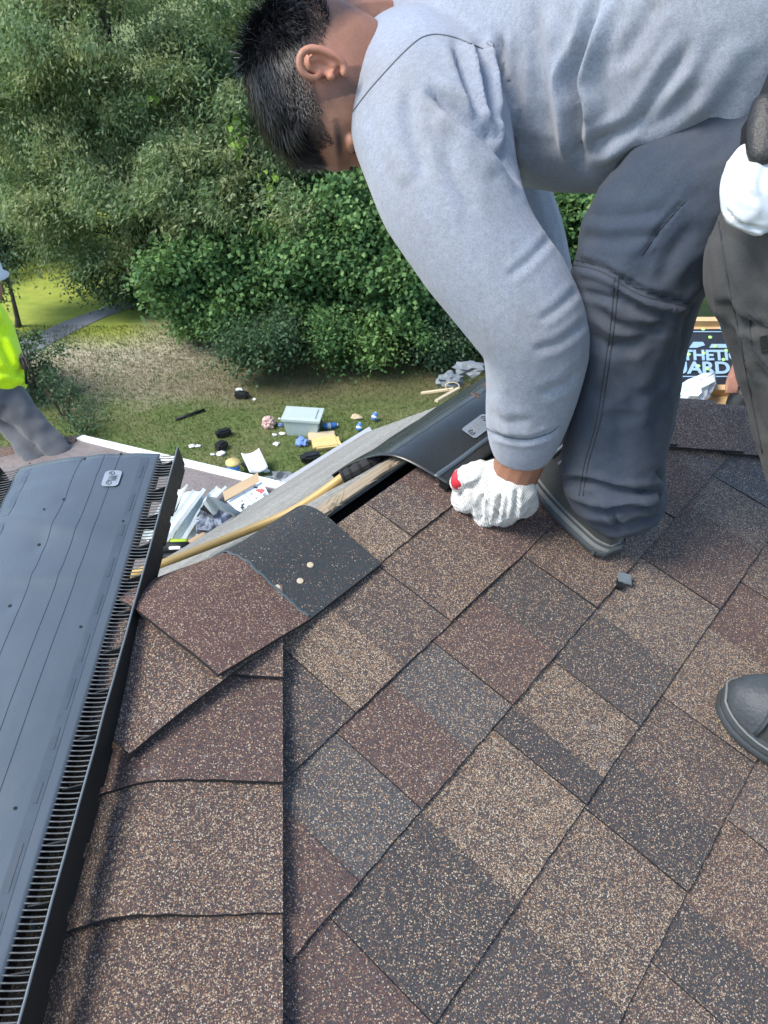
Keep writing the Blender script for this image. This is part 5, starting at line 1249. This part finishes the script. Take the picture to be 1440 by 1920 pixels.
P = [onto(bt2, x, y, .001) for x, y in ((1424, 632), (1440, 628), (1444, 660), (1428, 662))]
if all(p is not None for p in P): MB().add(P, [(0, 1, 2, 3)]).build('pocket_tag', M['leather'], tr2)

# belt, pouch
MB().tube([at(*q) for q in spline([(1398, 268, .80), (1420, 235, .765), (1440, 190, .74), (1470, 120, .72)], 14)], [.022]*14, 8, .25, ref=FW).build('belt', M['leather'], body)
limbm = MB(); limb(limbm, [(1436, 195, .715, 26), (1436, 240, .715, 36), (1432, 285, .715, 30)], 8, 12, .5); limbm.build('belt_pouch', M['leather'], body, True)

# shoes
def shoe(heel, toe, L, W_, sole_m, mid_m, upper_m, toe_m, name, label, hcol=.10, lugs=13, tc0=.80):
    root = empty(name); root.parent = body; root['label'] = label
    d = unit(toe-heel); n = NN; s = np.cross(n, d)
    def hw(x):                                    # half width along the foot
        return W_*(.60*math.sqrt(max(0, 1-((x-.13)/.14)**2)) if x < .13 else (.60+.40*math.sin((x-.13)/.57*math.pi/2) if x < .70 else math.sqrt(max(.0, 1-((x-.70)/.305)**2))))
    def outline(off, h, n_=44):
        pts = []
        for i in range(n_):
            a = 2*math.pi*i/n_; x = .5-.5*math.cos(a); x = min(.997, max(.003, x)); pts.append(heel + d*(x*L) + s*(math.copysign(1, math.sin(a))*(hw(x)+off) + .006*math.sin(x*5)) + n*(h + .010*max(0, (x-.82)/.18)**2 + .003*max(0, (.1-x)/.1)))
        return pts
    MB().loft([outline(.000, .006), outline(.003, .008), outline(.004, .017), outline(.002, .019)]).build('outsole', M[sole_m], root, True)
    MB().loft([outline(.001, .018), outline(.002, .022), outline(.000, .033), outline(-.006, .036)]).build('midsole', M[mid_m], root, True)
    for i in range(lugs):                          # tread lugs
        for sg in (-1, 1):
            x = .06+i*.072; MB().box(heel + d*x*L + s*sg*(hw(x)+.001) + n*.013, d*.006, s*.0035, n*.006).build('tread_lug', M[sole_m], root)
    rings = []; NR = 26
    for i in range(NR+1):
        x = .015 + .97*i/NR; hgt = .040 + (hcol*(1-.12*math.sin(x*9)) if x < .36 else hcol*.88*(1-((x-.36)/.68)**1.25) + .012) * (1 if x < .96 else .7)
        w_ = max(.004, hw(x)-.004); ring = []
        for q in range(17):
            a = math.pi*q/16; ring.append(heel + d*x*L + s*(math.cos(a)*w_*(1-.18*math.sin(a)) + .006*math.sin(x*5)) + n*(.028 + (hgt-.028)*math.sin(a)**.75))
        rings.append(ring)
    up = MB().loft(rings, True, False).build('upper', M[upper_m], root, True)
    rt_ = []
    for i in range(9):                             # toe cap
        x = tc0 + (.988-tc0)*i/8; ring = []; w_ = max(.004, hw(x)-.001); hgt = .049 + hcol*.88*(1-((x-.36)/.68)**1.25) + .0145
        hgt = hgt if x < .96 else .049+(hgt-.049)*.75
        for q in range(17):
            a = math.pi*q/16; ring.append(heel + d*x*L + s*(math.cos(a)*w_*(1-.16*math.sin(a))*1.03 + .006*math.sin(x*5)) + n*(.040 + (hgt-.040)*math.sin(a)**.72))
        rt_.append(ring)
    MB().loft(rt_, True, False).build('toe_cap', M[toe_m], root, True)
    MB().tube(rt_[0], .0022, 6).build('toe_seam', M['sole_dark'], root, True); MB().tube([p - d*.004 + n*.0005 for p in rt_[1]], .0007, 5).build('stitch_line', M['lace'], root, True)
    wl = outline(.0035, .0345); MB().tube(wl + wl[:1], .0018, 6).build('welt', M['sole_grey'] if lugs == 0 else M['sole_dark'], root, True)
    for k_, x in enumerate((.46, .53, .60, .67)):  # side overlays and laces
        for sg in (-1, 1):
            P = []
            for q in range(2, 8):
                a = math.pi*q/16 if sg > 0 else math.pi-math.pi*q/16; xx = x + .03*(8-q)/6; w_ = hw(xx)-.003; hgt = .049 + hcol*.88*(1-((xx-.36)/.68)**1.25) + .013
                P.append(heel + d*xx*L + s*(math.cos(a)*w_*(1-.18*math.sin(a))*1.02 + .006*math.sin(xx*5)) + n*(.041 + (hgt-.040)*math.sin(a)**.75))
            MB().tube(P, .0030, 6, .5).build('overlay', M['lace'], root, True)
    return root
hu, hv = nuv(1150, 1046); tu, tv = nuv(985, 890)
hA = near(hu-.016, hv+.002, .0045); dA = unit(near(tu+.03, tv, .0045)-hA); shoe(hA, hA+dA, .305, .048, 'sole_dark', 'sole_grey', 'shoe', 'shoe', 'shoe', 'dark mesh shoe with grey midsole')
tu, tv = nuv(1328, 1335); qu, qv = nuv(1570, 1440); tA = near(tu, tv, .0045); dB = unit(near(qu, qv, .0045)-tA); shoe(tA+dB*.31, tA, .31, .054, 'sole_dark', 'sole_dark', 'shoe', 'boot', 'shoe', 'scuffed grey toed work shoe at the right edge', .105, 0, .85)

# glove: back of the hand, four curled fingers, thumb
mb = MB()
limb(mb, [(958, 908, 1.212, 56, .75), (948, 915, 1.222, 63, .66), (932, 926, 1.240, 62, .55), (918, 940, 1.252, 54, .5)], 12, 20)
fingers = [[(980, 918, 1.228, 20), (992, 942, 1.252, 18.5), (980, 956, 1.28, 17), (955, 948, 1.30, 15)],
           [(952, 938, 1.236, 20), (955, 964, 1.262, 18.5), (938, 972, 1.290, 17), (912, 958, 1.306, 15)],
           [(918, 944, 1.242, 20), (914, 970, 1.268, 18.5), (897, 972, 1.294, 17), (880, 950, 1.306, 15)],
           [(888, 928, 1.248, 20), (874, 945, 1.270, 18.5), (862, 938, 1.294, 17), (866, 912, 1.304, 15)]]
for f_ in fingers: limb(mb, f_, 12, 12)
limb(mb, [(905, 885, 1.225, 24), (882, 890, 1.235, 22), (866, 898, 1.250, 20), (858, 908, 1.268, 16)], 12, 12)
me = remesh(mb, .0022, 2, .5); folds(me, [([(905, 925), (900, 950), (903, 978)], -.006, 5), ([(938, 925), (934, 955), (930, 980)], -.006, 5), ([(968, 915), (968, 945), (962, 975)], -.006, 5), ([(905, 895), (890, 908), (872, 915)], -.004, 5)]); wrinkle(me, 45, .0018, (1, 1, 1), 2.0)
gl = link('glove', me, M['knit'], body, True)
mb = MB()
limb(mb, [(868, 892, 1.240, 17), (863, 898, 1.246, 17.5), (859, 906, 1.256, 15)], 8, 12); me = remesh(mb, .0022, 2); link('thumb_coating', me, M['latex'], gl, True)
mb = MB()
for f_ in fingers: limb(mb, [(x, y, t_+.004, w_*.96) for x, y, t_, w_ in f_[1:]], 10, 12)
me = remesh(mb, .0026, 2); link('finger_coating', me, M['latex'], gl, True)
cuff = spline([(912, 848, 1.165), (918, 872, 1.158), (940, 886, 1.152), (972, 890, 1.152), (1000, 880, 1.158), (1010, 862, 1.172)], 24)
rg = []
for k_ in range(25):
    a = 2*math.pi*k_/24
ax1 = unit(at(1005, 868, 1.19)-at(910, 862, 1.19)); dirc = unit(at(955, 900, 1.215)-at(976, 858, 1.185)); ax2 = np.cross(ax1, dirc); cc = at(970, 879, 1.200); rr = .0500
rings = []
for h, k_ in ((-.006, 1.02), (-.004, 1.08), (.002, 1.08), (.004, 1.0)): rings.append([cc + dirc*h + (ax1*math.cos(a)+ax2*.82*math.sin(a))*rr*k_*.93 for a in np.arange(28)*2*math.pi/28])
seam(surf(gl.data), [(950, 889), (972, 889), (992, 885), (1004, 878), (1010, 870)], .0022, 'cuff_edge', M['yellow_cuff'], gl, 30, .0005)

# white glove hanging at the belt
gm = MB(); limb(gm, [(1408, 292, .735, 34, .6), (1400, 335, .73, 46, .6), (1402, 380, .73, 48, .6), (1425, 412, .735, 34, .6)], 12, 16); limb(gm, [(1440, 300, .73, 50, .5), (1445, 360, .73, 58, .5), (1450, 400, .735, 44, .5)], 8, 14)
me = remesh(gm, .003, 4); folds(me, [([(1358, 390), (1390, 420), (1440, 432)], -.004, 4), ([(1380, 300), (1390, 350), (1420, 380)], -.004, 9), ([(1420, 300), (1410, 350), (1425, 400)], .003, 10)]); wrinkle(me, 30, .002, (1, 1, 1), 7.0)
tag(link('spare_glove', me, M['hat'], None, True), 'white cotton glove hanging from the belt at the right edge', 'glove')

# ------------------------------------------------------------------ second worker on the low roof
T2 = 5.6; at0 = at; at = lambda x, y, t: at0(x-14, y, t)
mb = MB(); limb(mb, [(-28, 545, T2, 24), (-8, 545, T2, 26)], 5, 12); limb(mb, [(-12, 530, T2, 24), (-4, 548, T2, 22), (-14, 575, T2, 18)], 6, 12)
limb(mb, [(30, 640, T2+.1, 13), (44, 665, T2+.05, 11), (54, 676, T2, 9), (58, 684, T2, 8)], 8, 10)
for k_ in range(4): limb(mb, [(52+k_*2, 674, T2-.03+.02*k_, 4), (57+k_*1.5, 684, T2-.03+.02*k_, 3.5), (56+k_, 692, T2-.02+.02*k_, 3)], 6, 8)
me = remesh(mb, .012, 3); w2 = link('person', me, M['skin'], None, True); tint_layer(me, lambda p: (0, 0, 0, 1))
tag(w2, 'person in neon yellow shirt and grey trousers walking on the low roof', 'person')
mb = MB(); limb(mb, [(-30, 580, T2, 48), (-22, 630, T2, 62), (-10, 680, T2, 64), (2, 712, T2, 62)], 14, 18); limb(mb, [(-25, 590, T2, 32), (0, 592, T2-.15, 20), (4, 597, T2-.2, 15)], 8, 12); limb(mb, [(0, 610, T2+.12, 26), (30, 642, T2+.1, 19)], 6, 12)
me = remesh(mb, .016, 4); folds(me, [([(0, 640), (25, 690), (50, 695)], -.02, 8), ([(0, 690), (30, 705), (50, 690)], -.02, 7), ([(0, 720), (30, 715)], -.015, 6), ([(10, 630), (25, 660), (30, 690)], .015, 8)]); wrinkle(me, 8, .012, (1, 1, 1), 1.0, False); link('shirt', me, M['neon'], w2, True)
mb = MB(); limb(mb, [(2, 700, T2, 44), (14, 748, T2, 46)], 6, 16); limb(mb, [(26, 745, T2, 36), (74, 795, T2+.05, 27), (118, 840, T2+.08, 22), (140, 860, T2+.1, 19)], 14, 14); limb(mb, [(10, 755, T2+.15, 34), (46, 805, T2+.15, 25), (74, 850, T2+.1, 21), (84, 868, T2+.08, 18)], 14, 14)
me = remesh(mb, .014, 4); wrinkle(me, 10, .018, (1, 1, 1), 3.0, False); link('trousers', me, M['jeans'], w2, True)
for x, y in ((146, 866), (88, 874)):
    sm_ = MB(); limb(sm_, [(x-12, y, T2+.1, 9), (x, y+1, T2+.06, 10), (x+10, y+2, T2+.05, 8)], 6, 10); sm_.build('shoe', M['lumber'], w2, True)
hb = at(-8, 512, T2); rg = [[hb + ZZ*h + r_*(RT*math.cos(a)+A3(0, 1, 0)*math.sin(a)) for a in np.arange(20)*2*math.pi/20] for r_, h in ((.135, -.03), (.14, -.025), (.105, .0), (.10, .07), (.08, .10), (.02, .11))]
MB().loft(rg).build('hat', M['hat'], w2, True)
mbt = MB(); mbt.tube([at(55, 672, T2-.05), at(62, 690, T2-.05), at(64, 720, T2)], [.016, .012, .008], 8); tag(mbt.build('hand_tool', M['black_plastic'], None, True), 'black strap tool in the hand of the neon shirted worker', 'tool')

at = at0
# third worker, almost hidden behind the near leg, one hand on the wood edge
T3 = 4.75
mb = MB(); limb(mb, [(1405, 640, T3+.1, 17), (1385, 690, T3+.05, 13), (1373, 712, T3, 11)], 8, 12)
for k_ in range(4): limb(mb, [(1366+k_*5, 714, T3-.02, 5), (1363+k_*6, 726, T3-.05, 4), (1362+k_*6, 737, T3-.05, 3.2)], 6, 8)
limb(mb, [(1380, 708, T3, 5), (1384, 720, T3-.04, 4)], 4, 8); limb(mb, [(1462, 560, T3+.2, 34), (1460, 590, T3+.2, 30)], 5, 12)
me = remesh(mb, .009, 2); w3 = link('person', me, M['skin'], None, True); tint_layer(me, lambda p: (0, 0, 0, 1)); tag(w3, 'person behind the near leg resting a bare hand on the wood edge', 'person')
mb = MB(); limb(mb, [(1465, 610, T3+.2, 50), (1460, 690, T3+.2, 56)], 8, 14); limb(mb, [(1435, 615, T3+.15, 22), (1405, 640, T3+.1, 20)], 6, 12); link('shirt', remesh(mb, .016, 3), M['jeans'], w3, True)
mb = MB(); limb(mb, [(1455, 710, T3+.2, 52), (1400, 745, T3, 32), (1385, 775, T3+.1, 26)], 10, 14); link('trousers', remesh(mb, .016, 3), M['bagblack'], w3, True)
